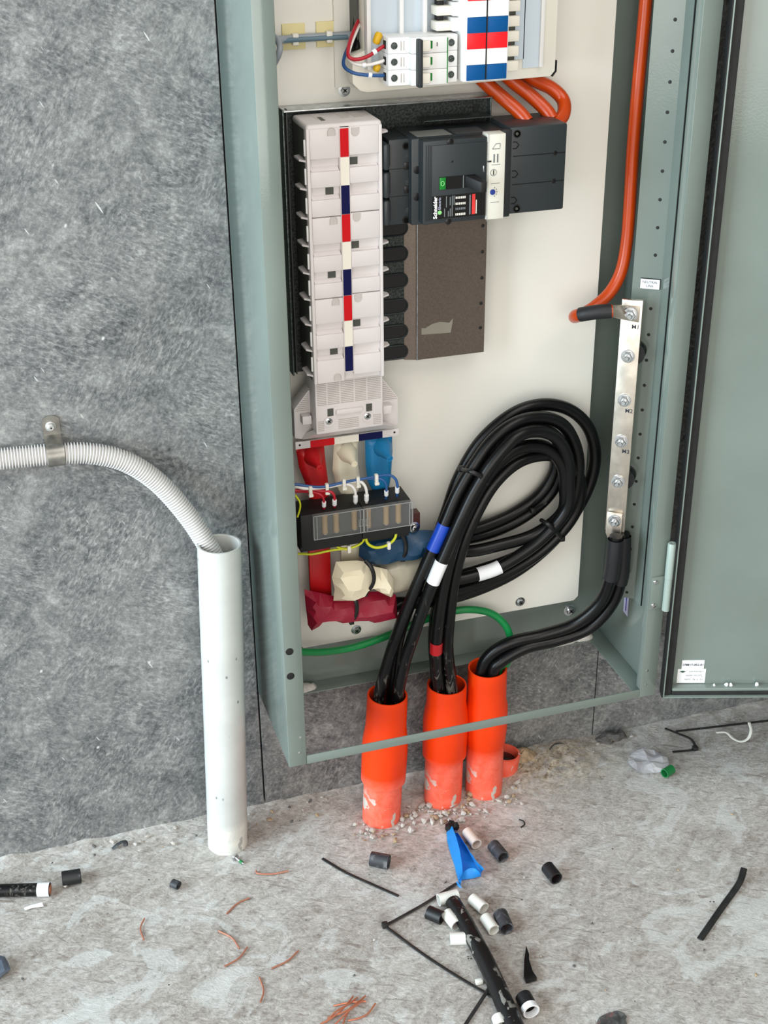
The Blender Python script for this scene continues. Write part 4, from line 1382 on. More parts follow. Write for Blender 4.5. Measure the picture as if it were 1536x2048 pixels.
for lbl, pts in (('black cable tie cinched round the dark blue wrap', [(0.1706, -0.0850, 0.4494), (0.1746, -0.0905, 0.4445), (0.1785, -0.0905, 0.4312), (0.1780, -0.0900, 0.4197), (0.1773, -0.0800, 0.4053)]),
                 ('black cable tie cinched round the cream wrap', [(0.1241, -0.0970, 0.4217), (0.1297, -0.1035, 0.4143), (0.1325, -0.1040, 0.4006), (0.1304, -0.1020, 0.3878), (0.1235, -0.0940, 0.3724)]),
                 ('black cable tie cinched round the maroon wrap', [(0.1084, -0.0880, 0.3711), (0.1117, -0.0940, 0.3645), (0.1128, -0.0940, 0.3534), (0.1112, -0.0920, 0.3408), (0.1086, -0.0820, 0.3273)])):
    bm = new_bm()
    bm_tube(bm, spline(pts, 8), 0.0026, 8, True, 0.45, (0, -1, 0))
    o = solo('cable_tie', bm, 'tie_black', lbl, 'cable tie', 'black cable ties on the wraps', 50)
    bm = new_bm()
    p = Vector(pts[-1])
    bm_box(bm, p - Vector((0.003, 0.003, 0.002)), p + Vector((0.003, 0.003, 0.003)), 0.0008)
    part(o, 'tie_head', bm, 'tie_black', 35)

# ================================================================== cables
PATHS = {}


def cable(name, label, pts, r, material, cat='cable', group=None, seg=14, n=8):
    bm = new_bm()
    path = spline(pts, n)
    bm_tube(bm, path, r, seg)
    o = solo(name, bm, material, label, cat, group, 60)
    PATHS[o] = path
    return o


def band(parent, name, pts, r, material, torn=0):
    """tape wound round a cable: a sleeve along the stretch of its centre line between the first and last point"""
    bm = new_bm()
    full = []
    P = PATHS[parent]
    for a, b in zip(P[:-1], P[1:]):
        full += [a.lerp(b, k / 4) for k in range(4)]

    def near(p):
        return min(range(len(full)), key=lambda i: (full[i] - Vector(p)).length)
    i0, i1 = sorted((near(pts[0]), near(pts[-1])))
    path = full[i0:max(i1, i0 + 2) + 1]
    rings = bm_tube(bm, path, r, 18, False)
    if torn:
        for k, v in enumerate(rings[-1]):
            d = (Vector(path[-1]) - Vector(path[-2])).normalized()
            v.co += d * 0.006 * noise.noise(Vector((k * 1.7, torn, 0)))
    return part(parent, name, bm, material, 60)


CR = 0.0080
GRP = 'black feeder cables looped inside the enclosure'
c3 = cable('feeder_cable', 'black feeder cable making the outermost turn of the coil, no tape on it',
      [(0.1675, -0.0590, 0.13), (0.1690, -0.0595, 0.205), (0.1801, -0.0600, 0.2850), (0.2047, -0.0640, 0.3581), (0.2260, -0.0640, 0.4092), (0.2417, -0.0620, 0.4521), (0.2576, -0.0620, 0.4987), (0.2858, -0.0620, 0.5445), (0.3266, -0.0620, 0.5751), (0.3673, -0.0600, 0.5815), (0.4062, -0.0580, 0.5680), (0.4358, -0.0550, 0.5366), (0.4485, -0.0520, 0.4933), (0.4424, -0.0500, 0.4501), (0.4193, -0.0500, 0.4060), (0.3855, -0.0500, 0.3683), (0.3359, -0.0520, 0.3388), (0.2721, -0.0540, 0.3227), (0.2151, -0.0580, 0.3236), (0.1676, -0.0680, 0.3368)], CR, 'black_cable', group=GRP)
c1 = cable('feeder_cable', 'black feeder cable marked with blue tape, left of the coil',
      [(0.1440, -0.0700, 0.13), (0.1455, -0.0730, 0.195), (0.1571, -0.0800, 0.2556), (0.1674, -0.0930, 0.3096), (0.1871, -0.1000, 0.3704), (0.2073, -0.1020, 0.4195), (0.2239, -0.1020, 0.4574), (0.2398, -0.1000, 0.4931), (0.2598, -0.0970, 0.5246), (0.2888, -0.0920, 0.5582), (0.3245, -0.0880, 0.5761), (0.3629, -0.0820, 0.5729), (0.3935, -0.0760, 0.5527), (0.4136, -0.0700, 0.5142), (0.4186, -0.0660, 0.4735), (0.4113, -0.0640, 0.4348), (0.3844, -0.0620, 0.3994), (0.3447, -0.0620, 0.3728), (0.2883, -0.0640, 0.3615), (0.2319, -0.0680, 0.3590), (0.1906, -0.0700, 0.3677)], CR, 'dusty_cable', group=GRP)
band(c1, 'blue_tape', [(0.2099, -0.1020, 0.4247), (0.2169, -0.1020, 0.4411), (0.2246, -0.1020, 0.4586)], CR + 0.0005, 'tape_blue')
c2 = cable('feeder_cable', 'black feeder cable marked with white tape, in front of the coil',
      [(0.1690, -0.0780, 0.13), (0.1698, -0.0805, 0.195), (0.1757, -0.0900, 0.2542), (0.1852, -0.1020, 0.3069), (0.1990, -0.1080, 0.3581), (0.2119, -0.1120, 0.3977), (0.2272, -0.1120, 0.4340), (0.2442, -0.1120, 0.4728), (0.2605, -0.1100, 0.5034), (0.2832, -0.1080, 0.5360), (0.3132, -0.1040, 0.5625), (0.3431, -0.0980, 0.5650), (0.3724, -0.0920, 0.5502), (0.3923, -0.0860, 0.5188), (0.4000, -0.0800, 0.4800), (0.4001, -0.0760, 0.4367), (0.3666, -0.0740, 0.3975), (0.3188, -0.0740, 0.3703), (0.2845, -0.0740, 0.3617), (0.2441, -0.0720, 0.3590), (0.2040, -0.0700, 0.3726)], CR, 'dusty_cable', group=GRP)
band(c2, 'white_tape', [(0.2072, -0.1105, 0.3834), (0.2125, -0.1120, 0.3990), (0.2183, -0.1120, 0.4130)], CR + 0.0005, 'tape_white')
band(c2, 'white_tape', [(0.2810, -0.0740, 0.3608), (0.2969, -0.0740, 0.3631), (0.3120, -0.0740, 0.3679)], CR + 0.0012, 'tape_white', 5)
c4 = cable('feeder_cable', 'black feeder cable marked with red tape, rising from the middle conduit',
      [(0.2325, -0.0675, 0.13), (0.2320, -0.0690, 0.19), (0.2231, -0.0800, 0.2536), (0.2210, -0.0940, 0.3162), (0.2250, -0.1000, 0.3707), (0.2348, -0.1040, 0.4250), (0.2526, -0.1020, 0.4665), (0.2749, -0.0980, 0.5057), (0.3051, -0.0940, 0.5353), (0.3343, -0.0900, 0.5421), (0.3668, -0.0840, 0.5313), (0.3890, -0.0800, 0.5042), (0.3967, -0.0760, 0.4716), (0.3976, -0.0700, 0.4305), (0.3628, -0.0660, 0.4029), (0.3151, -0.0640, 0.3938), (0.2677, -0.0620, 0.3915), (0.2119, -0.0660, 0.4113)], CR, 'dusty_cable', group=GRP)
band(c4, 'red_tape', [(0.2231, -0.0810, 0.2589), (0.2227, -0.0828, 0.2687), (0.2226, -0.0848, 0.2792)], CR + 0.0005, 'tape_red')
c5 = cable('feeder_cable', 'plain black feeder cable on the right, rising from the middle conduit',
      [(0.2478, -0.0745, 0.13), (0.2480, -0.0752, 0.19), (0.2391, -0.0800, 0.2582), (0.2382, -0.0880, 0.3168), (0.2428, -0.0900, 0.3692), (0.2533, -0.0920, 0.4191), (0.2724, -0.0900, 0.4629), (0.2963, -0.0860, 0.4968), (0.3273, -0.0820, 0.5178), (0.3634, -0.0760, 0.5201), (0.3961, -0.0700, 0.5070), (0.4216, -0.0640, 0.4743), (0.4268, -0.0580, 0.4345), (0.4098, -0.0560, 0.3995), (0.3723, -0.0560, 0.3663), (0.3192, -0.0580, 0.3436), (0.2550, -0.0620, 0.3350), (0.2123, -0.0660, 0.3362), (0.1669, -0.0700, 0.3313)], CR, 'dusty_cable', group=GRP)
c6 = cable('feeder_cable', 'black feeder cable on the inside of the coil, nearest the white plate',
      [(0.2510, -0.0480, 0.13), (0.2500, -0.0480, 0.20), (0.2468, -0.0560, 0.2810), (0.2512, -0.0620, 0.3522), (0.2627, -0.0600, 0.4081), (0.2815, -0.0580, 0.4544), (0.3083, -0.0560, 0.4951), (0.3421, -0.0540, 0.5219), (0.3737, -0.0520, 0.5205), (0.3929, -0.0500, 0.5007), (0.3923, -0.0480, 0.4750), (0.3749, -0.0460, 0.4480), (0.3421, -0.0460, 0.4278), (0.3035, -0.0480, 0.4170), (0.2642, -0.0520, 0.4139), (0.2192, -0.0640, 0.4191)], CR, 'black_cable', group=GRP)
c7 = cable('feeder_cable', 'black feeder cable running just under the innermost turn of the coil',
      [(0.2350, -0.0500, 0.13), (0.2340, -0.0510, 0.20), (0.2287, -0.0560, 0.2690), (0.2327, -0.0660, 0.3428), (0.2393, -0.0760, 0.4060), (0.2511, -0.0780, 0.4584), (0.2662, -0.0780, 0.5026), (0.2958, -0.0760, 0.5369), (0.3333, -0.0720, 0.5555), (0.3696, -0.0660, 0.5505), (0.3951, -0.0580, 0.5214), (0.4013, -0.0520, 0.4826), (0.3891, -0.0460, 0.4458), (0.3569, -0.0450, 0.4198), (0.3150, -0.0460, 0.4052), (0.2720, -0.0500, 0.4028), (0.2227, -0.0640, 0.4098)], CR, 'black_cable', group=GRP)
# cable ties round the coil
for lbl, pts, hd in (('black cable tie round the top left of the black coil', [(0.2513, -0.0850, 0.5218), (0.2527, -0.1120, 0.5304), (0.2642, -0.1160, 0.5245), (0.2793, -0.1050, 0.5063)], 0),
                     ('black cable tie round the lower right of the black coil', [(0.3694, -0.0680, 0.4233), (0.3736, -0.0840, 0.4233), (0.3868, -0.0780, 0.4078), (0.4026, -0.0640, 0.3877)], 3),
                     ('black cable tie peeping out inside the black coil', [(0.3612, -0.0600, 0.4338), (0.3652, -0.0660, 0.4418), (0.3664, -0.0840, 0.4561)], 0)):
    bm = new_bm()
    bm_tube(bm, spline(pts, 8), 0.0028, 8, True, 0.5, (0, -1, 0))
    o = solo('cable_tie', bm, 'tie_black', lbl, 'cable tie', 'black cable ties on the coil', 50)
    p = Vector(pts[hd])
    bm = new_bm()
    bm_box(bm, p - Vector((0.0035, 0.003, 0.003)), p + Vector((0.0035, 0.003, 0.004)), 0.001)
    part(o, 'tie_head', bm, 'tie_black', 35)

# neutral feeders from the third conduit to the link bar
n1 = cable('neutral_cable', 'black neutral cable bolted to the front of the link bar foot',
      [(0.2920, -0.0680, 0.13), (0.2918, -0.0690, 0.20), (0.3014, -0.0720, 0.2309), (0.3299, -0.0780, 0.2503), (0.3725, -0.0840, 0.2572), (0.4144, -0.0940, 0.2722), (0.4426, -0.1040, 0.3036), (0.4518, -0.1120, 0.3430), (0.4521, -0.1170, 0.3830), (0.4523, -0.1180, 0.4113)], 0.0085, 'black_cable', group='black neutral cables')
band(n1, 'heat_shrink', [(0.4527, -0.1125, 0.3461), (0.4521, -0.1170, 0.3830), (0.4523, -0.1180, 0.4069)], 0.0100, 'heat_shrink')
bm = new_bm()
bm_prism(bm, [U(-0.0060, S0 + 0.0042, 0.4190), U(-0.0060, S0 + 0.0042, 0.4070), U(-0.0025, S0 + 0.0042, 0.3990), U(0.0095, S0 + 0.0042, 0.3990), U(0.0140, S0 + 0.0042, 0.4070), U(0.0140, S0 + 0.0042, 0.4360), U(-0.0060, S0 + 0.0042, 0.4360)], -BN * 0.004, 0.0006)
part(n1, 'lug', bm, 'tinned', 35)
n2 = cable('neutral_cable', 'black neutral cable bolted behind the link bar foot',
      [(0.3060, -0.0760, 0.13), (0.3058, -0.0770, 0.205), (0.3143, -0.0800, 0.2229), (0.3484, -0.0830, 0.2409), (0.3931, -0.0880, 0.2476), (0.4356, -0.0940, 0.2617), (0.4625, -0.1000, 0.2960), (0.4725, -0.1020, 0.3337), (0.4732, -0.1020, 0.3713), (0.4724, -0.1000, 0.4030)], 0.0085, 'black_cable', group='black neutral cables')
band(n2, 'heat_shrink', [(0.4714, -0.1020, 0.3293), (0.4733, -0.1020, 0.3698), (0.4728, -0.1000, 0.3986)], 0.0100, 'heat_shrink')
bm = new_bm()
bm_prism(bm, [U(-0.002, S0 - 0.0062, 0.402), U(0.0165, S0 - 0.0062, 0.402), U(0.0165, S0 - 0.0062, 0.436), U(-0.002, S0 - 0.0062, 0.436)], -BN * 0.003, 0.0005)
part(n2, 'lug', bm, 'tinned', 35)

# green earth cable
cable('earth_cable', 'green earth cable arching along the bottom into the right conduit',
      [(0.0040, -0.0600, 0.2843), (0.0357, -0.0600, 0.2843), (0.0728, -0.0560, 0.2742), (0.1142, -0.0520, 0.2695), (0.1599, -0.0480, 0.2740), (0.2093, -0.0450, 0.2857), (0.2481, -0.0440, 0.2923), (0.2828, -0.0460, 0.2922), (0.3136, -0.0500, 0.2816), (0.3328, -0.0560, 0.2593), (0.3372, -0.0620, 0.2302), (0.3307, -0.0640, 0.2070), (0.3195, -0.0655, 0.200), (0.3190, -0.0640, 0.13)], 0.0050, 'green_cable')

# orange tail to the neutral link
oc = cable('orange_tail', 'thick orange cable running down the right side and hooking back to the link bar', 
      [(0.4776, -0.0500, 1.2557), (0.4768, -0.0500, 1.1508), (0.4741, -0.0500, 1.0598), (0.4728, -0.0500, 0.9961), (0.4716, -0.0500, 0.9357), (0.4712, -0.0500, 0.8787), (0.4713, -0.0520, 0.8263), (0.4702, -0.0540, 0.7786), (0.4647, -0.0560, 0.7426), (0.4516, -0.0580, 0.7183), (0.4328, -0.0580, 0.7020), (0.4145, -0.0600, 0.6939), (0.3990, -0.0720, 0.6958), (0.3941, -0.0860, 0.7028), (0.3989, -0.0960, 0.7074), (0.4123, -0.1040, 0.7110), (0.4288, -0.1100, 0.7123)], 0.0076, 'orange_cable')
band(oc, 'heat_shrink', [(0.3961, -0.0925, 0.7060), (0.4026, -0.0990, 0.7086), (0.4138, -0.1050, 0.7111), (0.4268, -0.1100, 0.7125)], 0.0086, 'heat_shrink')
bm = new_bm()
bm_prism(bm, [(0.4231, -0.1100, 0.7191), (0.4240, -0.1100, 0.7067), U(-0.0074, S0 + 0.0042, 0.6960), U(0.0150, S0 + 0.0042, 0.6940), U(0.0150, S0 + 0.0042, 0.7130), U(-0.0074, S0 + 0.0042, 0.7130)], -BN * 0.004, 0.0005)
part(oc, 'lug', bm, 'tinned', 35)

# three orange cables into the breaker's line side
for lbl, pts in (('leftmost of the three orange cables entering the black breaker from above', [(0.2622, -0.0450, 0.9964), (0.2821, -0.0480, 0.9745), (0.3023, -0.0580, 0.9562), (0.3179, -0.0720, 0.9410), (0.3239, -0.0800, 0.9318)]),
                 ('middle of the three orange cables entering the black breaker from above', [(0.2945, -0.0450, 0.9946), (0.3147, -0.0480, 0.9736), (0.3360, -0.0560, 0.9564), (0.3508, -0.0680, 0.9413), (0.3556, -0.0760, 0.9316)]),
                 ('rightmost orange cable, bending over the top right end of the black breaker', [(0.3225, -0.0420, 0.9899), (0.3415, -0.0440, 0.9725), (0.3646, -0.0480, 0.9609), (0.3763, -0.0560, 0.9484), (0.3714, -0.0700, 0.9360), (0.3583, -0.0800, 0.9278)])):
    cable('orange_supply_cable', lbl, pts, 0.0078, 'orange_cable', group='orange supply cables')

# ------------------------------------------------------------------ control wiring
def wire(label, pts, material, r=0.0016, ferrule=None, group='control wires'):
    o = cable('control_wire', label, pts, r, material, 'wire', group, 8, 8)
    if ferrule:
        bm = new_bm()
        bm_tube(bm, [Vector(p) for p in ferrule], r + 0.0010, 10)
        part(o, 'wire_marker', bm, 'tape_white', 50)
    return o


wire('red control wire looping into the top pole of the miniature breaker', [(0.1432, -0.0500, 1.0491), (0.1280, -0.0750, 1.0381), (0.1165, -0.0950, 1.0267), (0.1126, -0.1060, 1.0177), (0.1199, -0.1080, 1.0142), (0.1322, -0.1080, 1.0165), (0.1447, -0.1060, 1.0223), (0.1512, -0.1040, 1.0251)], 'wire_red', 0.0019, [(0.1379, -0.1070, 1.0194), (0.1418, -0.1065, 1.0211)])
wire('white control wire looping into the middle pole of the miniature breaker', [(0.1453, -0.0500, 1.0465), (0.1327, -0.0700, 1.0373), (0.1201, -0.0900, 1.0258), (0.1143, -0.1000, 1.0153), (0.1204, -0.1060, 1.0095), (0.1327, -0.1060, 1.0078), (0.1448, -0.1050, 1.0094), (0.1511, -0.1040, 1.0109)], 'wire_white', 0.0018, [(0.1268, -0.1060, 1.0081), (0.1305, -0.1060, 1.0079)])
wire('blue control wire looping into the bottom pole of the miniature breaker', [(0.1442, -0.0500, 1.0441), (0.1282, -0.0700, 1.0301), (0.1149, -0.0850, 1.0155), (0.1108, -0.0950, 1.0064), (0.1177, -0.1020, 1.0006), (0.1302, -0.1050, 0.9979), (0.1436, -0.1050, 0.9966), (0.1509, -0.1040, 0.9960)], 'wire_blue', 0.0019, [(0.1334, -0.1050, 0.9977), (0.1371, -0.1050, 0.9970)])
bm = new_bm()
bm_lathe(bm, (0.1434, -0.1000, 1.0270), (0.4, 0, 1), [(0.0025, 0), (0.0042, 0.002), (0.0042, 0.010), (0.0025, 0.012)], seg=12)
solo('wire_tag', bm, 'yellow_tag', 'yellow tag on the wires beside the top pole of the miniature breaker', 'tag', 'yellow wire tags')
bm = new_bm()
bm_lathe(bm, (0.1430, -0.1000, 0.9998), (0.4, 0, 1), [(0.0025, 0), (0.0040, 0.002), (0.0040, 0.006), (0.0025, 0.008)], seg=12)
solo('wire_tag', bm, 'yellow_tag', 'yellow tag on the wires beside the bottom pole of the miniature breaker', 'tag', 'yellow wire tags')
# black trunk behind the pan and the grey harness stuck to the plate
cable('trunk_cable', 'black trunk cable behind the left edge of the distribution pan', [(0.1467, -0.0450, 1.1681), (0.1456, -0.0450, 1.1022), (0.1434, -0.0460, 1.0536), (0.1395, -0.0500, 1.0293), (0.1341, -0.0600, 1.0139)], 0.0075, 'black_cable')
hn = cable('wire_harness', 'grey bundle of wires stuck along the white plate at the top left', [(0.0040, -0.0420, 1.0276), (0.0549, -0.0420, 1.0276), (0.0692, -0.0360, 1.0270), (0.0912, -0.0350, 1.0273), (0.1130, -0.0350, 1.0272), (0.1315, -0.0380, 1.0276), (0.1407, -0.0460, 1.0277)], 0.0042, 'wire_grey', 'wire')
bm = new_bm()
bm_tube(bm, spline([(0.0545, -0.0435, 1.0268), (0.0902, -0.0385, 1.0265), (0.1306, -0.0410, 1.0266)], 8), 0.0026, 8)
part(hn, 'blue_strand', bm, mat('harness_blue', (96, 122, 136), 0.5), 60)
for x in (588, 658):
    pass
for lbl, p in (('cream adhesive clip on the grey wire bundle, next to the enclosure side', (0.0744, -0.0350, 1.0281)), ('cream adhesive clip on the grey wire bundle, next to the distribution pan', (0.1114, -0.0350, 1.0288))):
    p = Vector(p)
    t = thing('cable_clip', lbl, 'clip', (p.x, -0.0315, p.z - 0.013), 'adhesive clips at the top left')
    pbox(t, 'pad', (p.x - 0.0125, -0.0325, p.z - 0.0125), (p.x + 0.0125, -0.0301, p.z + 0.0135), 'double_tape', 0.0006)
    pbox(t, 'strap', (p.x - 0.0035, -0.0410, p.z - 0.0075), (p.x + 0.0035, -0.0325, p.z + 0.0045), 'tie_white', 0.0015)
cable('loose_wire', 'red and white wires bulging past the enclosure edge at the top left', [(0.0456, -0.0600, 1.0345), (0.0459, -0.0800, 1.0323), (0.0453, -0.0900, 1.0269), (0.0429, -0.0900, 1.0192), (0.0396, -0.0800, 1.0082)], 0.0032, 'wire_grey', 'wire')
# wires over the fuse carriers
wire('white control wire running along the bundle above the fuse carriers', [(0.0040, -0.0900, 0.5347), (0.0353, -0.0900, 0.5347), (0.0518, -0.0960, 0.5317), (0.0761, -0.0960, 0.5292), (0.1007, -0.0960, 0.5306), (0.1156, -0.0980, 0.5325), (0.1218, -0.1020, 0.5294), (0.1247, -0.1040, 0.5206), (0.1257, -0.1000, 0.5066), (0.1276, -0.0935, 0.4978)], 'wire_white', 0.0019, [(0.1248, -0.1035, 0.5151), (0.1257, -0.1000, 0.5066)])
wire('short white control wire into the middle fuse way', [(0.0951, -0.0940, 0.5299), (0.1057, -0.1000, 0.5297), (0.1105, -0.1040, 0.5229), (0.1121, -0.1000, 0.5088), (0.1138, -0.0935, 0.5000)], 'wire_white', 0.0018, [(0.1113, -0.1030, 0.5157), (0.1123, -0.0990, 0.5063)])
wire('blue control wire running along the bundle to the far right fuse way', [(0.0040, -0.0920, 0.5383), (0.0350, -0.0920, 0.5383), (0.0695, -0.0980, 0.5318), (0.0999, -0.0990, 0.5341), (0.1305, -0.1000, 0.5357), (0.1523, -0.1000, 0.5357), (0.1610, -0.1020, 0.5306), (0.1641, -0.1020, 0.5202), (0.1662, -0.0935, 0.5024)], 'wire_blue', 0.0017, [(0.1639, -0.1015, 0.5180), (0.1650, -0.0980, 0.5101)])
wire('blue control wire dropping to the fuse way beside the blue busbar', [(0.1280, -0.0980, 0.5332), (0.1414, -0.1010, 0.5332), (0.1482, -0.1030, 0.5284), (0.1503, -0.1020, 0.5170), (0.1522, -0.0935, 0.5006)], 'wire_blue', 0.0016, [(0.1501, -0.1015, 0.5155), (0.1512, -0.0980, 0.5083)])
wire('red control wire dropping to the far left fuse way', [(0.0040, -0.0900, 0.5260), (0.0410, -0.0900, 0.5260), (0.0577, -0.0960, 0.5261), (0.0694, -0.1020, 0.5232), (0.0730, -0.1010, 0.5135), (0.0746, -0.0935, 0.4983)], 'wire_red', 0.0016, [(0.0730, -0.1010, 0.5129), (0.0736, -0.0980, 0.5060)])
wire('red control wire dropping to the second fuse way from the left', [(0.0040, -0.0920, 0.5286), (0.0467, -0.0920, 0.5286), (0.0696, -0.0970, 0.5260), (0.0817, -0.1020, 0.5252), (0.0857, -0.1020, 0.5173), (0.0876, -0.0935, 0.4989)], 'wire_red', 0.0018, [(0.0858, -0.1015, 0.5137), (0.0866, -0.0980, 0.5059)])
for lbl, p in (('small white tie on the wire bundle over the red busbar', (0.0579, -0.0980, 0.5297)), ('small white tie on the wire bundle between the red and cream busbars', (0.0778, -0.0990, 0.5303)), ('small white tie on the wire bundle over the cream busbar', (0.0984, -0.1000, 0.5335)), ('small white tie on the wire bundle between the cream and blue busbars', (0.1156, -0.1000, 0.5341)), ('small white tie on the wires over the blue busbar', (0.1380, -0.1020, 0.5348))):
    p = Vector(p)
    bm = new_bm()
    bm_box(bm, p + Vector((-0.0022, -0.002, -0.0055)), p + Vector((0.0022, 0.0035, 0.0050)), 0.0012)
    o = solo('cable_tie', bm, 'tie_white', lbl, 'cable tie', 'small white ties on the control wires')
    bm = new_bm()
    bm_box(bm, p + Vector((-0.0028, -0.0035, -0.0085)), p + Vector((0.0028, 0.0005, -0.0048)), 0.0008)
    part(o, 'tie_head', bm, 'tie_white', 35)
wire('yellow earth wire running left under the fuse carriers', [(0.0040, -0.0900, 0.4423), (0.0414, -0.0900, 0.4423), (0.0594, -0.0900, 0.4391), (0.0840, -0.0920, 0.4414), (0.1056, -0.0940, 0.4415), (0.1178, -0.0960, 0.4460), (0.1230, -0.0980, 0.4544), (0.1243, -0.0985, 0.4641)], 'wire_yellow', 0.0016)
wire('yellow earth wire looping between the two fuse carriers and the right end', [(0.1244, -0.0980, 0.4611), (0.1261, -0.1000, 0.4480), (0.1362, -0.1020, 0.4410), (0.1509, -0.1020, 0.4420), (0.1612, -0.1000, 0.4489), (0.1640, -0.0975, 0.4610)], 'wire_yellow', 0.0018)
wire('yellow earth wire hanging from the left fuse carrier', [(0.0862, -0.0975, 0.4618), (0.0857, -0.0960, 0.4522), (0.0927, -0.0950, 0.4443), (0.1053, -0.0950, 0.4400)], 'wire_yellow', 0.0015)
wire('thin yellow wire at the enclosure edge left of the fuse carriers', [(0.0374, -0.1050, 0.5297), (0.0422, -0.1060, 0.5209), (0.0425, -0.1060, 0.5123), (0.0395, -0.1040, 0.4999)], 'wire_yellow', 0.0012)
for lbl, p in (('small white tie on the yellow wires under the left fuse carrier', (0.1035, -0.0970, 0.4427)), ('small white tie on the yellow wires under the right fuse carrier', (0.1525, -0.1030, 0.4422))):
    p = Vector(p)
    bm = new_bm()
    bm_box(bm, p + Vector((-0.0022, -0.002, -0.0060)), p + Vector((0.0022, 0.0035, 0.0040)), 0.0012)
    solo('cable_tie', bm, 'tie_white', lbl, 'cable tie', 'small white ties on the control wires')

# ================================================================== conduits
def conduit(label, base, top, prof, bore, material='conduit_orange', name='conduit', group='orange conduits'):
    b, t = Vector(base), Vector(top)
    ax = t - b
    L = ax.length
    bm = new_bm()
    P = [(r, h * L) for r, h in prof]
    P += [(bore + 0.0008, L), (bore, L - 0.0008), (bore, L * 0.35)]
    bm_lathe(bm, b, ax, P, seg=40, cap=False)
    return solo(name, bm, material, label, 'conduit', group, 30)


R0, RC = 0.0265, 0.0306
k1 = conduit('left orange conduit holding the two taped black cables', (0.1472, -0.0728, -0.012), (0.1585, -0.0718, 0.2000),
             [(R0, 0), (R0, 0.355), (RC, 0.36), (RC + 0.0004, 0.58), (RC, 0.66), (R0 + 0.001, 0.77), (R0 + 0.0004, 0.99), (R0, 1.0)], 0.0242)
k2 = conduit('middle orange conduit, its mouth half empty on the right', (0.2416, -0.0618, -0.012), (0.2460, -0.0610, 0.1905),
             [(R0, 0), (R0, 0.43), (RC, 0.44), (RC + 0.0004, 0.72), (RC - 0.0008, 0.78), (R0 + 0.0008, 0.86), (R0 + 0.0004, 0.99), (R0, 1.0)], 0.0242)
k3 = conduit('right orange conduit holding two black cables and the green one', (0.3036, -0.0625, -0.012), (0.3038, -0.0620, 0.2060),
             [(0.0262, 0), (0.0262, 0.44), (0.0278, 0.445), (RC - 0.001, 0.56), (RC - 0.001, 0.72), (R0 + 0.0004, 0.78), (R0, 0.99), (R0 - 0.0003, 1.0)], 0.0238)
bm = new_bm()
bm_lathe(bm, (0.3440, -0.0300, -0.01), (0.1, 0, 1), [(0.0225, 0), (0.0225, 0.040), (0.0195, 0.0405), (0.0195, 0.012)], seg=24, cap=False)
sb = solo('conduit_stub', bm, 'conduit_orange', 'broken orange conduit stub in the floor behind the right conduit', 'conduit', 'orange conduits')
bm = new_bm()
bm_lathe(bm, (0.3440, -0.0300, 0.0), (0.1, 0, 1), [(0.0190, 0), (0.0190, 0.018), (0.012, 0.021)], seg=20)
part(sb, 'black_plug', bm, 'black_gloss', 40)

pv = conduit('tall white plastic pipe standing free beside the enclosure', (-0.0663, -0.0594, -0.010), (-0.0472, -0.0545, 0.4535),
             [(0.0268, 0), (0.0268, 0.985), (0.0265, 1.0)], 0.0236, 'pvc_white', 'standing_pipe', None)

# corrugated conduit from the wall clip into the white pipe
path = spline([(-0.3506, -0.0160, 0.5870), (-0.3070, -0.0160, 0.5854), (-0.2628, -0.0160, 0.5839), (-0.2236, -0.0170, 0.5823), (-0.1842, -0.0180, 0.5776), (-0.1454, -0.0200, 0.5624), (-0.1120, -0.0240, 0.5336), (-0.0847, -0.0320, 0.4956), (-0.0649, -0.0420, 0.4585), (-0.0521, -0.0500, 0.4258), (-0.0466, -0.0540, 0.3881)], 40)
# even spacing along the path
acc = [0.0]
for a, b in zip(path[:-1], path[1:]):
    acc.append(acc[-1] + (b - a).length)
step = 0.00084
even = []
j = 0
s = 0.0
while s < acc[-1]:
    while acc[j + 1] < s:
        j += 1
    f = (s - acc[j]) / (acc[j + 1] - acc[j])
    even.append(path[j].lerp(path[j + 1], f))
    s += step
bm = new_bm()
bm_tube(bm, even, 0.0125, 18, True, rfun=lambda i, n: 0.0127 if i % 4 in (1, 2) else 0.0096)
cg = solo('corrugated_conduit', bm, 'corrugated', 'grey-white corrugated conduit curving from the wall clip into the white pipe', 'conduit', smooth=25)

# metal saddle clip
CLIPX, _, CLIPZ = (-0.2231, -0.0170, 0.5822)
cl = thing('saddle_clip', 'galvanised half-saddle clip holding the corrugated conduit to the wall', 'clip', (-0.2225, 0.0, 0.565))
cx, cz = CLIPX, CLIPZ
bm = new_bm()
w = 0.0098
prof = [(-0.0020, 0.0340), (-0.0022, 0.0180)] + [(-0.0170 - 0.0142 * math.sin(a), 0.0142 * math.cos(a)) for a in [-0.25 + i * (math.pi + 0.25) / 12 for i in range(13)]] + [(-0.003, -0.0135), (-0.001, -0.0135)]
outer = [Vector((cx - w, y, cz + z)) for y, z in prof]
inner = []
for i, (y, z) in enumerate(prof):
    a = Vector(prof[max(0, i - 1)])
    b = Vector(prof[min(len(prof) - 1, i + 1)])
    t = (b - a).normalized()
    nrm = Vector((-t.y, t.x))
    inner.append(Vector((cx - w, y - nrm.x * -0.0012, cz + z - nrm.y * -0.0012)))
rows = []
for dx in (0.0, 2 * w):
    rows.append([[bm.verts.new(p + Vector((dx, 0, 0))) for p in outer], [bm.verts.new(p + Vector((dx, 0, 0))) for p in inner]])
n = len(outer)
for i in range(n - 1):
    bm.faces.new((rows[0][0][i], rows[0][0][i + 1], rows[1][0][i + 1], rows[1][0][i]))
    bm.faces.new((rows[0][1][i], rows[1][1][i], rows[1][1][i + 1], rows[0][1][i + 1]))
    for e in (0, 1):
        bm.faces.new((rows[e][0][i], rows[e][1][i], rows[e][1][i + 1], rows[e][0][i + 1]))
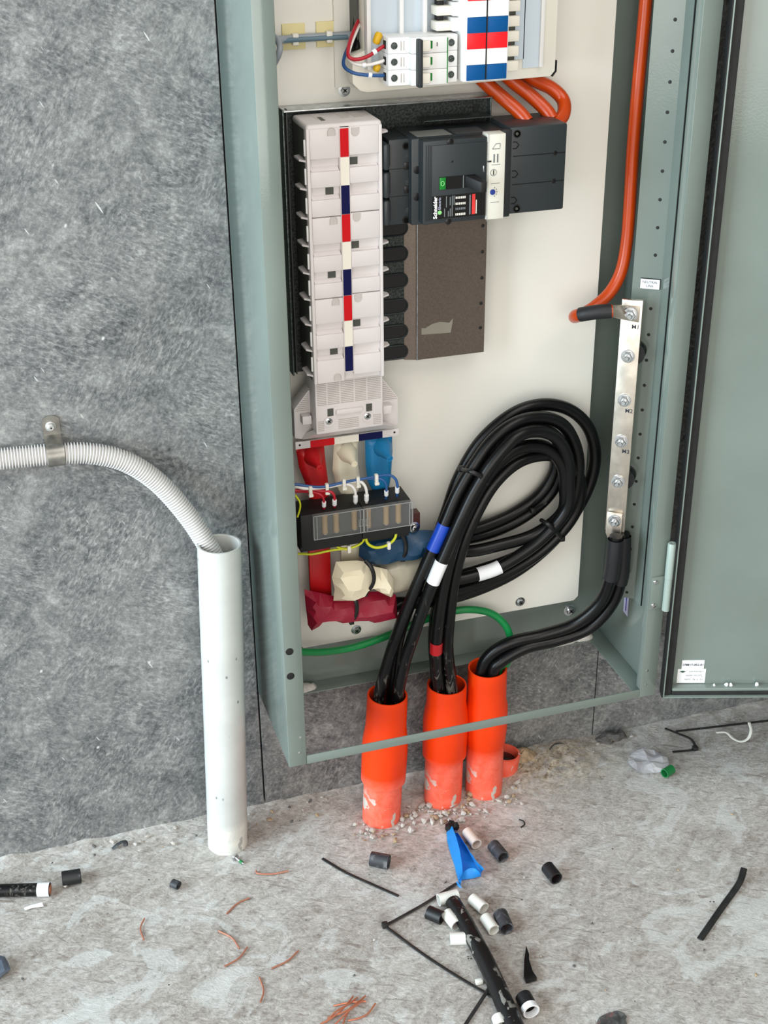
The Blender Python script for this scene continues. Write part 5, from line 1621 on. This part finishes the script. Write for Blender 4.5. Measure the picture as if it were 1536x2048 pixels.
bmesh.ops.recalc_face_normals(bm, faces=bm.faces[:])
part(cl, 'strap', bm, mat('clip_metal', (150, 148, 142), 0.38, 0.9, vary=0.1, scale=90), 35)
bm = new_bm()
ol = [(cx - w, -0.0006, cz + 0.016), (cx + w, -0.0006, cz + 0.016), (cx + w, -0.0006, cz + 0.036)] + [(cx + w * math.cos(a), -0.0006, cz + 0.036 + 0.006 * math.sin(a)) for a in [i * math.pi / 8 for i in range(1, 8)]] + [(cx - w, -0.0006, cz + 0.036)]
bm_prism(bm, ol, (0, -0.0016, 0))
part(cl, 'tab', bm, 'clip_metal', None)
bm = new_bm()
bm_lathe(bm, (cx - 0.001, -0.0022, cz + 0.029), (0.05, -1, 0), [(0.0060, 0), (0.0060, 0.0012), (0.0046, 0.0016), (0.0044, 0.0050), (0.0030, 0.0066)], seg=20)
sw = part(cl, 'screw', bm, mat('screw_grey', (196, 196, 192), 0.45, 0.6), 35)
pdisc(sw, 'drive_recess', (cx - 0.0006, -0.0086, cz + 0.029), (0.05, -1, 0), 0.0012, 0.0003, 'black_matt', 8)

# ================================================================== things on the floor
def offcut(label, p0, p1, r, ri, material, cat='offcut', group=None, squash=1.0, name='sleeve_offcut', lift=None):
    p0, p1 = Vector(p0), Vector(p1)
    z = r * squash if lift is None else lift
    p0.z = p1.z = z - 0.0006
    bm = new_bm()
    bm_hollow(bm, p0, p1, r, ri, 22, squash)
    return solo(name, bm, material, label, cat, group, 35)


G = 'black sleeve offcuts on the floor'
offcut('square-cut black sleeve offcut beside the short cable end at the left', (-0.2870, -0.0738, 0.0000), (-0.2634, -0.0756, 0.0000), 0.0095, 0.0078, 'offcut_black', group=G)
offcut('dusty black sleeve offcut in front of the left orange conduit', (0.1054, -0.1620, 0.0000), (0.1260, -0.1758, 0.0000), 0.0098, 0.0082, 'offcut_grey', group=G)
offcut('grey scuffed sleeve offcut right of the blue wrapper', (0.2687, -0.1866, 0.0000), (0.2727, -0.2125, 0.0000), 0.0088, 0.0070, 'offcut_grey', group=G)
offcut('glossy black sleeve offcut lying alone on the right', (0.3203, -0.2481, 0.0000), (0.3228, -0.2716, 0.0000), 0.0088, 0.0070, 'offcut_black', group=G)
offcut('black sleeve offcut at the left of the pale offcuts', (0.1453, -0.2771, 0.0000), (0.1585, -0.2923, 0.0000), 0.0088, 0.0070, 'offcut_black', group=G)
offcut('upright-leaning black sleeve offcut at the right of the pale offcuts', (0.2301, -0.3083, 0.0000), (0.2282, -0.3347, 0.0000), 0.0092, 0.0076, 'offcut_grey', group=G)
bw = offcut('black sleeve offcut with a white end at the foot of the thick cable piece', (0.2057, -0.4414, 0.0000), (0.2059, -0.4649, 0.0000), 0.0098, 0.0082, 'offcut_black', group=G)
p0, p1 = Vector((0.2057, -0.4579, 0.0000)), Vector((0.2058, -0.4656, 0.0000))
p0.z = p1.z = 0.0092
bm = new_bm()
bm_hollow(bm, p0, p1, 0.0102, 0.0080, 22)
part(bw, 'white_band', bm, 'tape_white', 35)
G = 'pale sleeve offcuts on the floor'
offcut('pale offcut lying over the top of the thick cable piece', (0.1652, -0.2604, 0.0000), (0.1913, -0.2594, 0.0000), 0.0080, 0.0064, 'milky', group=G)
offcut('pale offcut right of the top of the thick cable piece', (0.2067, -0.2711, 0.0000), (0.2148, -0.2923, 0.0000), 0.0080, 0.0064, 'milky', group=G)
offcut('pale split offcut between the black offcut and the thick cable piece', (0.1674, -0.2861, 0.0000), (0.1722, -0.3094, 0.0000), 0.0080, 0.0064, 'milky', group=G)
offcut('lowest pale offcut, lying flat left of the thick cable piece', (0.1565, -0.3273, 0.0000), (0.1784, -0.3335, 0.0000), 0.0078, 0.0062, 'milky', group=G)
offcut('pale offcut against the upright black offcut', (0.2103, -0.3074, 0.0000), (0.2131, -0.3307, 0.0000), 0.0078, 0.0062, 'milky', group=G)
offcut('beige split offcut right beside the blue wrapper', (0.2455, -0.1495, 0.0000), (0.2488, -0.1770, 0.0000), 0.0078, 0.0060, 'beige_offcut', group=G)
offcut('pale offcut at the very bottom, left of the thick cable piece', (0.1669, -0.4599, 0.0000), (0.1659, -0.4733, 0.0000), 0.0080, 0.0064, 'milky', group=G)
bm = new_bm()
p = Vector((0.1672, -0.3984, 0.0000))
bm_box(bm, p + Vector((-0.0045, -0.003, -0.0006)), p + Vector((0.0045, 0.003, 0.005)), 0.001)
solo('pale_chip', bm, 'milky', 'tiny pale chip left of the thick cable piece', 'offcut')

# thick black cable piece
def lying(pts, r):
    out = []
    for p in pts:
        q = Vector(p)
        q.z = r - 0.0006
        out.append(q)
    return out


bm = new_bm()
bm_tube(bm, spline(lying([(0.1803, -0.2709, 0.0000), (0.1823, -0.3019, 0.0000), (0.1830, -0.3438, 0.0000), (0.1831, -0.3904, 0.0000), (0.1807, -0.4380, 0.0000), (0.1781, -0.4870, 0.0000)], 0.0105), 10), 0.0105, 16, True, rfun=lambda i, n: 0.0098 + 0.0018 * i / n + 0.0004 * noise.noise(Vector((i * 0.6, 0, 0))))
speckled('scuffed_cable', (18, 18, 18), (128, 126, 120), 0.4, scale=48, lo=0.60, hi=0.64)
solo('cable_offcut', bm, 'scuffed_cable', 'thick scuffed black cable piece curving out at the bottom edge', 'cable', 'cable offcuts')
# short cable end at the left
pts = lying([(-0.4036, -0.0590, 0.0000), (-0.3543, -0.0732, 0.0000), (-0.3037, -0.0877, 0.0000)], 0.0085)
bm = new_bm()
bm_tube(bm, pts, 0.0085, 18)
le = solo('cable_offcut', bm, 'dusty_cable', 'straight black cable end with white tape at the left edge', 'cable', 'cable offcuts')
a, b = pts[-2].lerp(pts[-1], 0.70), pts[-1]
bm = new_bm()
bm_tube(bm, [a, b - (b - a).normalized() * 0.0006], 0.0091, 20, False)
part(le, 'white_tape', bm, 'tape_white', 50)
bm = new_bm()
bm_lathe(bm, b, (b - a), [(0.0066, -0.0005), (0.0066, 0.0006), (0.003, 0.0012)], seg=16)
part(le, 'copper_core', bm, 'copper', 40)
bm = new_bm()
bm_prism(bm, [(-0.3389, -0.1046, 0.0008), (-0.3312, -0.1024, 0.0008), (-0.3162, -0.1017, 0.0008), (-0.3149, -0.1087, 0.0008), (-0.3285, -0.1071, 0.0008), (-0.3380, -0.1086, 0.0008)], (0, 0, 0.0012))
solo('white_strip', bm, 'tape_white', 'small torn white strip in front of the taped cable end', 'offcut')

# cable ties on the floor
def strap(label, pts, w, h, group='black cable ties on the floor', material='tie_dusty', head=None, name='cable_tie'):
    bm = new_bm()
    q = []
    for p in spline(pts, 6):
        v = Vector(p)
        v.z = max(v.z, 0) + h * 0.5
        q.append(v)
    bm_tube(bm, q, w * 0.5, 8, True, h / w, (0, 0, 1))
    o = solo(name, bm, material, label, 'cable tie', group, 40)
    if head:
        p = Vector(head)
        bm = new_bm()
        bm_box(bm, p + Vector((-0.0038, -0.0038, -0.0006)), p + Vector((0.0038, 0.0038, 0.0058)), 0.001)
        part(o, 'tie_head', bm, material, 35)
    return o


strap('straight black cable tie tail in front of the left orange conduit', [(0.0469, -0.1327, 0.0000), (0.0682, -0.1669, 0.0000), (0.0957, -0.2005, 0.0000), (0.1212, -0.2309, 0.0000)], 0.0046, 0.0016)
strap('long black cable tie bent to a corner, reaching under the thick cable piece', [(0.1995, -0.2335, 0.0010), (0.1488, -0.2552, 0.0010), (0.1036, -0.2708, 0.0000), (0.0906, -0.2765, 0.0000), (0.0968, -0.2920, 0.0000), (0.1202, -0.3380, 0.0000), (0.1482, -0.3849, 0.0000), (0.1743, -0.4241, 0.0000), (0.1879, -0.4451, 0.0000)], 0.0046, 0.0018, head=(0.0888, -0.2760, 0.0000))
strap('black cable tie running off the bottom edge beside the thick cable piece', [(0.1814, -0.4060, 0.0030), (0.1616, -0.4243, 0.0020), (0.1288, -0.4537, 0.0000), (0.1047, -0.4780, 0.0000)], 0.0046, 0.0018)
strap('broad black strap lying alone on the right', [(0.5639, -0.3286, 0.0060), (0.5452, -0.3485, 0.0030), (0.5053, -0.3767, 0.0000), (0.4506, -0.4177, 0.0000)], 0.0085, 0.0026)
strap('black cable tie folded into a hook near the foot of the wall on the right', [(0.6120, -0.0208, 0.0040), (0.6238, -0.0378, 0.0040), (0.6365, -0.0562, 0.0030), (0.6330, -0.0751, -0.0000), (0.6167, -0.0748, 0.0000), (0.5980, -0.0713, 0.0000)], 0.0046, 0.0022, head=(0.6330, -0.0751, -0.0000))
strap('long black tie lying along the foot of the wall at the right edge', [(0.6241, -0.0327, 0.0040), (0.6775, -0.0397, 0.0040), (0.7249, -0.0459, 0.0040), (0.7884, -0.0547, 0.0040)], 0.0046, 0.0022)
strap('small black hooked wire right of the blue wrapper', [(0.3242, -0.1431, 0.0020), (0.3290, -0.1478, 0.0010), (0.3284, -0.1529, 0.0000), (0.3214, -0.1571, 0.0000)], 0.0022, 0.0020, None, name='wire_snip')
strap('curled clear cable tie near the wall at the right edge', [(0.6782, -0.0559, 0.0060), (0.6923, -0.0605, 0.0060), (0.6970, -0.0734, 0.0030), (0.7053, -0.0825, 0.0020), (0.7158, -0.0838, 0.0060), (0.7238, -0.0771, 0.0140), (0.7265, -0.0656, 0.0200)], 0.0046, 0.0020, None, 'tie_white')

# torn blue wrapper: two curled walls and a floor
wr = thing('blue_wrapper', 'torn bright blue plastic wrapper in front of the middle conduit', 'wrapper', (0.2231, -0.1923, 0.0000))
def sheet(parent, name, A, B, material, n=10, th=0.0012, amp=0.002):
    """ruled surface between two polylines, given thickness"""
    A = spline(A, n)
    B = spline(B, n)
    m = min(len(A), len(B))
    bm = new_bm()
    g = []
    for i in range(m):
        row = []
        for j in range(7):
            p = A[i].lerp(B[i], j / 6)
            p = p + Vector((0, 0, 1)) * amp * noise.noise(p * 90)
            row.append(bm.verts.new(p))
        g.append(row)
    for i in range(m - 1):
        for j in range(6):
            bm.faces.new((g[i][j], g[i + 1][j], g[i + 1][j + 1], g[i][j + 1]))
    bmesh.ops.solidify(bm, geom=bm.faces[:], thickness=th)
    return part(parent, name, bm, material, 60)


sheet(wr, 'left_wall', [(0.2217, -0.1335, 0.0020), (0.2145, -0.1596, 0.0010), (0.2093, -0.1971, 0.0010), (0.2015, -0.2410, 0.0010)], [(0.2278, -0.1383, 0.0130), (0.2232, -0.1702, 0.0160), (0.2180, -0.1998, 0.0120), (0.2128, -0.2217, 0.0040)], 'wrapper_blue')
sheet(wr, 'base', [(0.2242, -0.1407, 0.0020), (0.2168, -0.1708, 0.0010), (0.2114, -0.2048, 0.0010), (0.2063, -0.2299, 0.0010)], [(0.2349, -0.1410, 0.0020), (0.2362, -0.1667, 0.0010), (0.2357, -0.2057, 0.0010), (0.2370, -0.2261, 0.0010)], 'wrapper_blue')
sheet(wr, 'right_wall', [(0.2347, -0.1377, 0.0020), (0.2355, -0.1686, 0.0010), (0.2358, -0.2017, 0.0010), (0.2370, -0.2241, 0.0010)], [(0.2308, -0.1421, 0.0100), (0.2307, -0.1769, 0.0160), (0.2319, -0.2145, 0.0180), (0.2371, -0.2337, 0.0160)], 'wrapper_blue')
sheet(wr, 'curled_flap', [(0.2026, -0.2306, 0.0010), (0.2128, -0.2292, 0.0020), (0.2246, -0.2311, 0.0020), (0.2346, -0.2304, 0.0020)], [(0.2058, -0.2309, 0.0080), (0.2159, -0.2241, 0.0120), (0.2264, -0.2257, 0.0130), (0.2312, -0.2350, 0.0120)], 'wrapper_blue')
sheet(wr, 'torn_tip', [(0.1989, -0.2314, 0.0010), (0.1994, -0.2374, 0.0010), (0.2009, -0.2427, 0.0010)], [(0.2002, -0.2333, 0.0040), (0.2010, -0.2384, 0.0040), (0.2032, -0.2438, 0.0030)], 'wrapper_blue')
bm = new_bm()
for p, s in (((0.2271, -0.1328, 0.0000), 1), ((0.2336, -0.1328, 0.0000), 0.9), ((0.2318, -0.1257, 0.0000), 0.8)):
    bmesh.ops.create_icosphere(bm, subdivisions=2, radius=0.0065 * s, matrix=Matrix.Translation(Vector(p) + Vector((0, 0, 0.006))))
for v in bm.verts:
    v.co += Vector((noise.noise(v.co * 260), noise.noise(v.co * 270), noise.noise(v.co * 250))) * 0.0035
solo('black_tape_scrap', bm, 'black_matt', 'crumpled black tape scrap at the top of the blue wrapper', 'scrap')
bm = new_bm()
bm_prism(bm, [(0.2413, -0.3655, 0.0010), (0.2391, -0.3802, 0.0010), (0.2359, -0.3877, 0.0010), (0.2327, -0.4059, 0.0010), (0.2335, -0.4177, 0.0010), (0.2193, -0.4179, 0.0010), (0.2195, -0.4098, 0.0010), (0.2302, -0.3858, 0.0010)], (0, 0, 0.006), 0.0008)
solo('black_shard', bm, 'black_gloss', 'pointed black plastic shard right of the thick cable piece', 'scrap')
bm = new_bm()
bm_hollow(bm, Vector((-0.1518, -0.1218, 0.0000)) + Vector((0, 0, 0.005)), Vector((-0.1446, -0.1290, 0.0000)) + Vector((0, 0, 0.005)), 0.0062, 0.0045, 14, 0.85)
solo('black_ring', bm, 'offcut_grey', 'small black crimped ring between the white pipe and the left edge', 'scrap')
strap('small curled grey strip near the wall left of the white pipe', [(-0.2161, -0.0274, 0.0010), (-0.2074, -0.0259, 0.0060), (-0.1991, -0.0244, 0.0060), (-0.1986, -0.0269, 0.0010)], 0.006, 0.0016, None, 'offcut_grey', name='grey_strip')
bm = new_bm()
a, b = Vector((-0.0636, -0.0961, 0.0030)), Vector((-0.0550, -0.1123, 0.0022))
bm_lathe(bm, a, (b - a), [(0.0048, 0), (0.0048, 0.002), (0.0020, 0.0022), (0.0019, (b - a).length * 0.85), (0.0004, (b - a).length)], seg=12)
o = solo('floor_screw', bm, 'steel', 'steel screw with a green tip at the foot of the white pipe', 'screw')
bm = new_bm()
bm_tube(bm, [a.lerp(b, 0.55), a.lerp(b, 0.85)], 0.0022, 10)
part(o, 'green_tip', bm, 'green_ring', 50)

# crumpled foil disc and green ring
bm = new_bm()
cc = Vector((0.5498, -0.0868, 0.0020))
ring0, ring1, ring2 = [], [], []
for k in range(22):
    a = 2 * math.pi * k / 22
    w = 1 + 0.06 * noise.noise(Vector((math.cos(a) * 2, math.sin(a) * 2, 4)))
    for ring, s in ((ring0, 0.36), (ring1, 0.72), (ring2, 1.0)):
        p = cc + Vector((0.030 * s * w * math.cos(a), 0.027 * s * w * math.sin(a), 0.0))
        p.z += 0.0075 * (0.5 + noise.noise(p * 75)) * (1 - 0.3 * s) + 0.003
        ring.append(bm.verts.new(p))
ce = bm.verts.new(cc + Vector((0, 0, 0.006)))
for k in range(22):
    j = (k + 1) % 22
    bm.faces.new((ce, ring0[k], ring0[j]))
    bm.faces.new((ring0[k], ring1[k], ring1[j], ring0[j]))
    bm.faces.new((ring1[k], ring2[k], ring2[j], ring1[j]))
bmesh.ops.solidify(bm, geom=bm.faces[:], thickness=0.0006)
solo('foil_disc', bm, 'foil', 'crumpled silvery disc on the floor near the right wall', 'scrap', smooth=None)
offcut('short green plastic ring against the silvery disc', (0.5591, -0.1187, 0.0000), (0.5742, -0.1128, 0.0000), 0.0068, 0.0054, 'green_ring', 'ring', name='green_ring')
bm = new_bm()
cc = Vector((0.2878, -0.5052, 0.0000))
bmesh.ops.create_icosphere(bm, subdivisions=3, radius=0.02, matrix=Matrix.Translation(cc) @ Matrix.Rotation(0.6, 4, 'Z') @ Matrix.Diagonal((1.2, 0.8, 0.3, 1)))
for v in bm.verts:
    v.co += Vector((noise.noise(v.co * 120), noise.noise(v.co * 125), noise.noise(v.co * 130) * 0.6)) * 0.006
    v.co.z = max(v.co.z, -0.0005)
solo('foil_scrap', bm, mat('dull_foil', (132, 134, 136), 0.3, 0.8, vary=0.2, scale=60), 'crumpled grey foil scrap at the bottom edge', 'scrap', smooth=None)
bm = new_bm()
cc = Vector((-0.3817, -0.2028, 0.0000))
bmesh.ops.create_icosphere(bm, subdivisions=2, radius=0.017, matrix=Matrix.Translation(cc + Vector((0, 0, 0.006))) @ Matrix.Diagonal((1.1, 1.2, 0.6, 1)))
for v in bm.verts:
    v.co += Vector((noise.noise(v.co * 90), noise.noise(v.co * 95), noise.noise(v.co * 85) * 0.5)) * 0.006
    v.co.z = max(v.co.z, -0.0005)
solo('blue_grey_lump', bm, 'grey_lump', 'blue-grey lump at the left edge of the floor', 'scrap', smooth=None)

# copper strands
strands = [
    ('curved copper strand standing alone at the left', [(-0.1955, -0.1698, 0.0000), (-0.2029, -0.1856, 0.0000), (-0.2017, -0.2065, 0.0000)]),
    ('copper strand curving down-left below the screw', [(-0.0616, -0.1752, 0.0000), (-0.0783, -0.1801, 0.0000), (-0.0955, -0.1941, 0.0000)]),
    ('bright-ended copper strand above the two crossing strands', [(-0.1109, -0.2200, 0.0000), (-0.0974, -0.2368, 0.0000), (-0.0922, -0.2569, 0.0000)]),
    ('copper strand just below the bright-ended strand', [(-0.0824, -0.2575, 0.0000), (-0.0961, -0.2720, 0.0000), (-0.1157, -0.2800, 0.0000)]),
    ('copper strand right of the middle of the floor, bent like a bow', [(-0.0242, -0.2825, 0.0000), (-0.0411, -0.2949, 0.0000), (-0.0624, -0.3007, 0.0000)]),
    ('upright copper strand at the bottom left of the copper pile', [(-0.0792, -0.3094, 0.0000), (-0.0793, -0.3314, 0.0000), (-0.0868, -0.3481, 0.0000)]),
    ('straight copper strand nearest the white pipe', [(-0.0424, -0.1279, 0.0000), (-0.0411, -0.1342, 0.0000), (-0.0233, -0.1411, 0.0000), (-0.0019, -0.1420, 0.0000)]),
]
for lbl, pts in strands:
    bm = new_bm()
    bm_tube(bm, spline([Vector(p) + Vector((0, 0, 0.0009)) for p in pts], 6), 0.0011, 7)
    solo('copper_strand', bm, 'copper_dull', lbl, 'wire', 'loose copper strands', 50)
pile = [[(-0.0069, -0.3795, 0.0000), (0.0129, -0.3804, 0.0000), (0.0311, -0.3848, 0.0000)], [(0.0330, -0.3766, 0.0000), (0.0153, -0.3889, 0.0030), (0.0029, -0.3942, 0.0030), (-0.0183, -0.3945, 0.0000)],
        [(0.0188, -0.3728, 0.0000), (0.0052, -0.3862, 0.0020), (-0.0110, -0.3965, 0.0020), (-0.0290, -0.4010, 0.0000)], [(0.0070, -0.3946, 0.0020), (0.0007, -0.4015, 0.0000), (-0.0061, -0.4130, 0.0000)],
        [(0.0408, -0.3911, 0.0000), (0.0274, -0.4031, 0.0000), (0.0145, -0.4059, 0.0000), (0.0032, -0.4053, 0.0000)], [(0.0290, -0.3837, 0.0020), (0.0088, -0.3948, 0.0040), (-0.0071, -0.4039, 0.0020), (-0.0171, -0.4094, 0.0000)],
        [(0.0234, -0.3759, 0.0000), (0.0093, -0.3844, 0.0020), (-0.0070, -0.3910, 0.0030), (-0.0217, -0.4003, 0.0000)]]
for pts in pile:
    bm = new_bm()
    bm_tube(bm, spline([Vector(p) + Vector((0, 0, 0.0009)) for p in pts], 6), 0.0011, 7)
    solo('copper_strand', bm, 'copper', 'copper strand in the little pile at the bottom edge', 'wire', 'copper strand pile', 50)

# broken stones and grit
protos = []
for k in range(6):
    bm = new_bm()
    bmesh.ops.create_icosphere(bm, subdivisions=1, radius=1.0)
    for v in bm.verts:
        v.co *= 1 + 0.45 * noise.noise(v.co * 1.3 + Vector((k * 7.1, 0, 0)))
        v.co.z *= 0.7
    me = bpy.data.meshes.new('stone')
    bm.to_mesh(me)
    bm.free()
    protos.append(me)
stone_mats = ('stone', 'stone_tan', 'stone_dark')
variants = []
for me in protos:
    row = []
    for m in stone_mats:
        c = me.copy()
        c.materials.append(MT(m))
        row.append(c)
    variants.append(row)


def stone(x, y, r, m, label, group, z=0.0):
    o = bpy.data.objects.new('stone', random.choice(variants)[m])
    o.scale = (r * random.uniform(0.8, 1.3), r * random.uniform(0.7, 1.1), r * random.uniform(0.7, 1.0))
    o.rotation_euler = (random.uniform(-0.3, 0.3), random.uniform(-0.3, 0.3), random.uniform(0, 6.28))
    o.location = (x, y, z + r * 0.35)
    COL.objects.link(o)
    o['label'] = label
    o['category'] = 'stone'
    o['group'] = group
    return o


def clear(x, y, r):
    for cx_, cy_, rr in ((0.1472, -0.0728, 0.028), (0.2416, -0.0618, 0.028), (0.3036, -0.0625, 0.027), (0.344, -0.03, 0.024), (-0.0663, -0.0594, 0.028)):
        if (x - cx_) ** 2 + (y - cy_) ** 2 < (rr + r) ** 2:
            return False
    return True


LB = {'a': ('large pale chip of concrete among the rubble at the conduit feet', 'large concrete chips at the conduits'),
      'l': ('small pale concrete chip scattered at the foot of the left orange conduit', 'concrete chips at the left conduit'),
      'm': ('small pale concrete chip scattered at the foot of the middle orange conduit', 'concrete chips at the middle conduit'),
      'r': ('small pale concrete chip scattered at the foot of the right orange conduit', 'concrete chips at the right conduit'),
      'b': ('concrete crumb lying along the foot of the wall under the enclosure', 'crumbs along the wall'),
      'c': ('small grit fragment scattered over the open floor', 'grit on the floor')}
cnt = 0
while cnt < 150:
    cx_, cy_, key = random.choice(((0.1472, -0.0728, 'l'), (0.2416, -0.0618, 'm'), (0.2416, -0.0618, 'm'), (0.3036, -0.0625, 'r')))
    a = random.uniform(-math.pi * 0.95, 0.2)
    d = 0.030 + abs(random.gauss(0, 0.016))
    x, y = cx_ + d * math.cos(a), cy_ + d * math.sin(a)
    r = random.choice((0.0014, 0.0018, 0.0022, 0.003, 0.004, 0.0052))
    if y > -0.012 or not clear(x, y, r):
        continue
    stone(x, y, r, random.choice((0, 0, 0, 1)), *LB[key])
    cnt += 1
for p, r, m in (((0.2814, -0.0702, 0.0000), 0.0085, 1), ((0.2483, -0.0845, 0.0000), 0.0060, 0), ((0.2171, -0.0743, 0.0000), 0.0065, 0), ((0.1726, -0.0910, 0.0000), 0.0055, 0), ((0.1930, -0.0844, 0.0000), 0.0050, 0), ((0.1265, -0.0999, 0.0000), 0.0050, 0)):
    stone(p[0], p[1], r, m, *LB['a'])
cnt = 0
while cnt < 70:
    x = random.choice((random.uniform(-0.32, -0.10), random.uniform(0.33, 0.56), random.uniform(0.33, 0.50), random.uniform(0.33, 0.42), random.uniform(-0.04, 0.11)))
    y = -0.012 - abs(random.gauss(0, 0.022))
    r = random.choice((0.0012, 0.0018, 0.0025, 0.003, 0.004))
    if not clear(x, y, r):
        continue
    stone(x, y, r, random.choice((0, 0, 1, 2)), *LB['b'], z=0.002)
    cnt += 1
for k in range(60):
    x, y = random.uniform(-0.36, 0.62), random.uniform(-0.52, -0.09)
    r = random.choice((0.0009, 0.0011, 0.0014, 0.002))
    if not clear(x, y, r):
        continue
    stone(x, y, r, random.choice((0, 1, 2, 2)), *LB['c'])
# one dark lump of mortar at the panel joint and a tan clod behind the conduits
bm = new_bm()
cc = Vector((0.5266, -0.0132, 0.0000))
bmesh.ops.create_icosphere(bm, subdivisions=3, radius=0.016, matrix=Matrix.Translation(cc + Vector((0, 0, 0.003))) @ Matrix.Diagonal((1.5, 0.7, 0.55, 1)))
for v in bm.verts:
    v.co += v.co.normalized() * 0
    v.co += Vector((noise.noise(v.co * 110), noise.noise(v.co * 115), noise.noise(v.co * 120))) * 0.006
solo('mortar_lump', bm, 'stone_dark', 'dark lump of mortar at the foot of the right panel joint', 'debris', smooth=60)
bm = new_bm()
cc = Vector((0.378, -0.020, 0.006))
bmesh.ops.create_icosphere(bm, subdivisions=3, radius=0.017, matrix=Matrix.Translation(cc) @ Matrix.Diagonal((1.3, 0.8, 0.8, 1)))
for v in bm.verts:
    v.co += Vector((noise.noise(v.co * 110), noise.noise(v.co * 115), noise.noise(v.co * 120))) * 0.008
solo('mortar_lump', bm, 'stone_tan', 'crumbling tan clod beside the broken orange stub', 'debris', smooth=60)
strap('thin black wire curling out of the mortar at the wall, right of the conduits', [(0.4233, -0.0184, 0.0060), (0.4338, -0.0123, 0.0100), (0.4479, -0.0115, 0.0080), (0.4548, -0.0235, 0.0040), (0.4645, -0.0165, 0.0040)], 0.0018, 0.0018, None, 'offcut_grey', name='wire_snip')
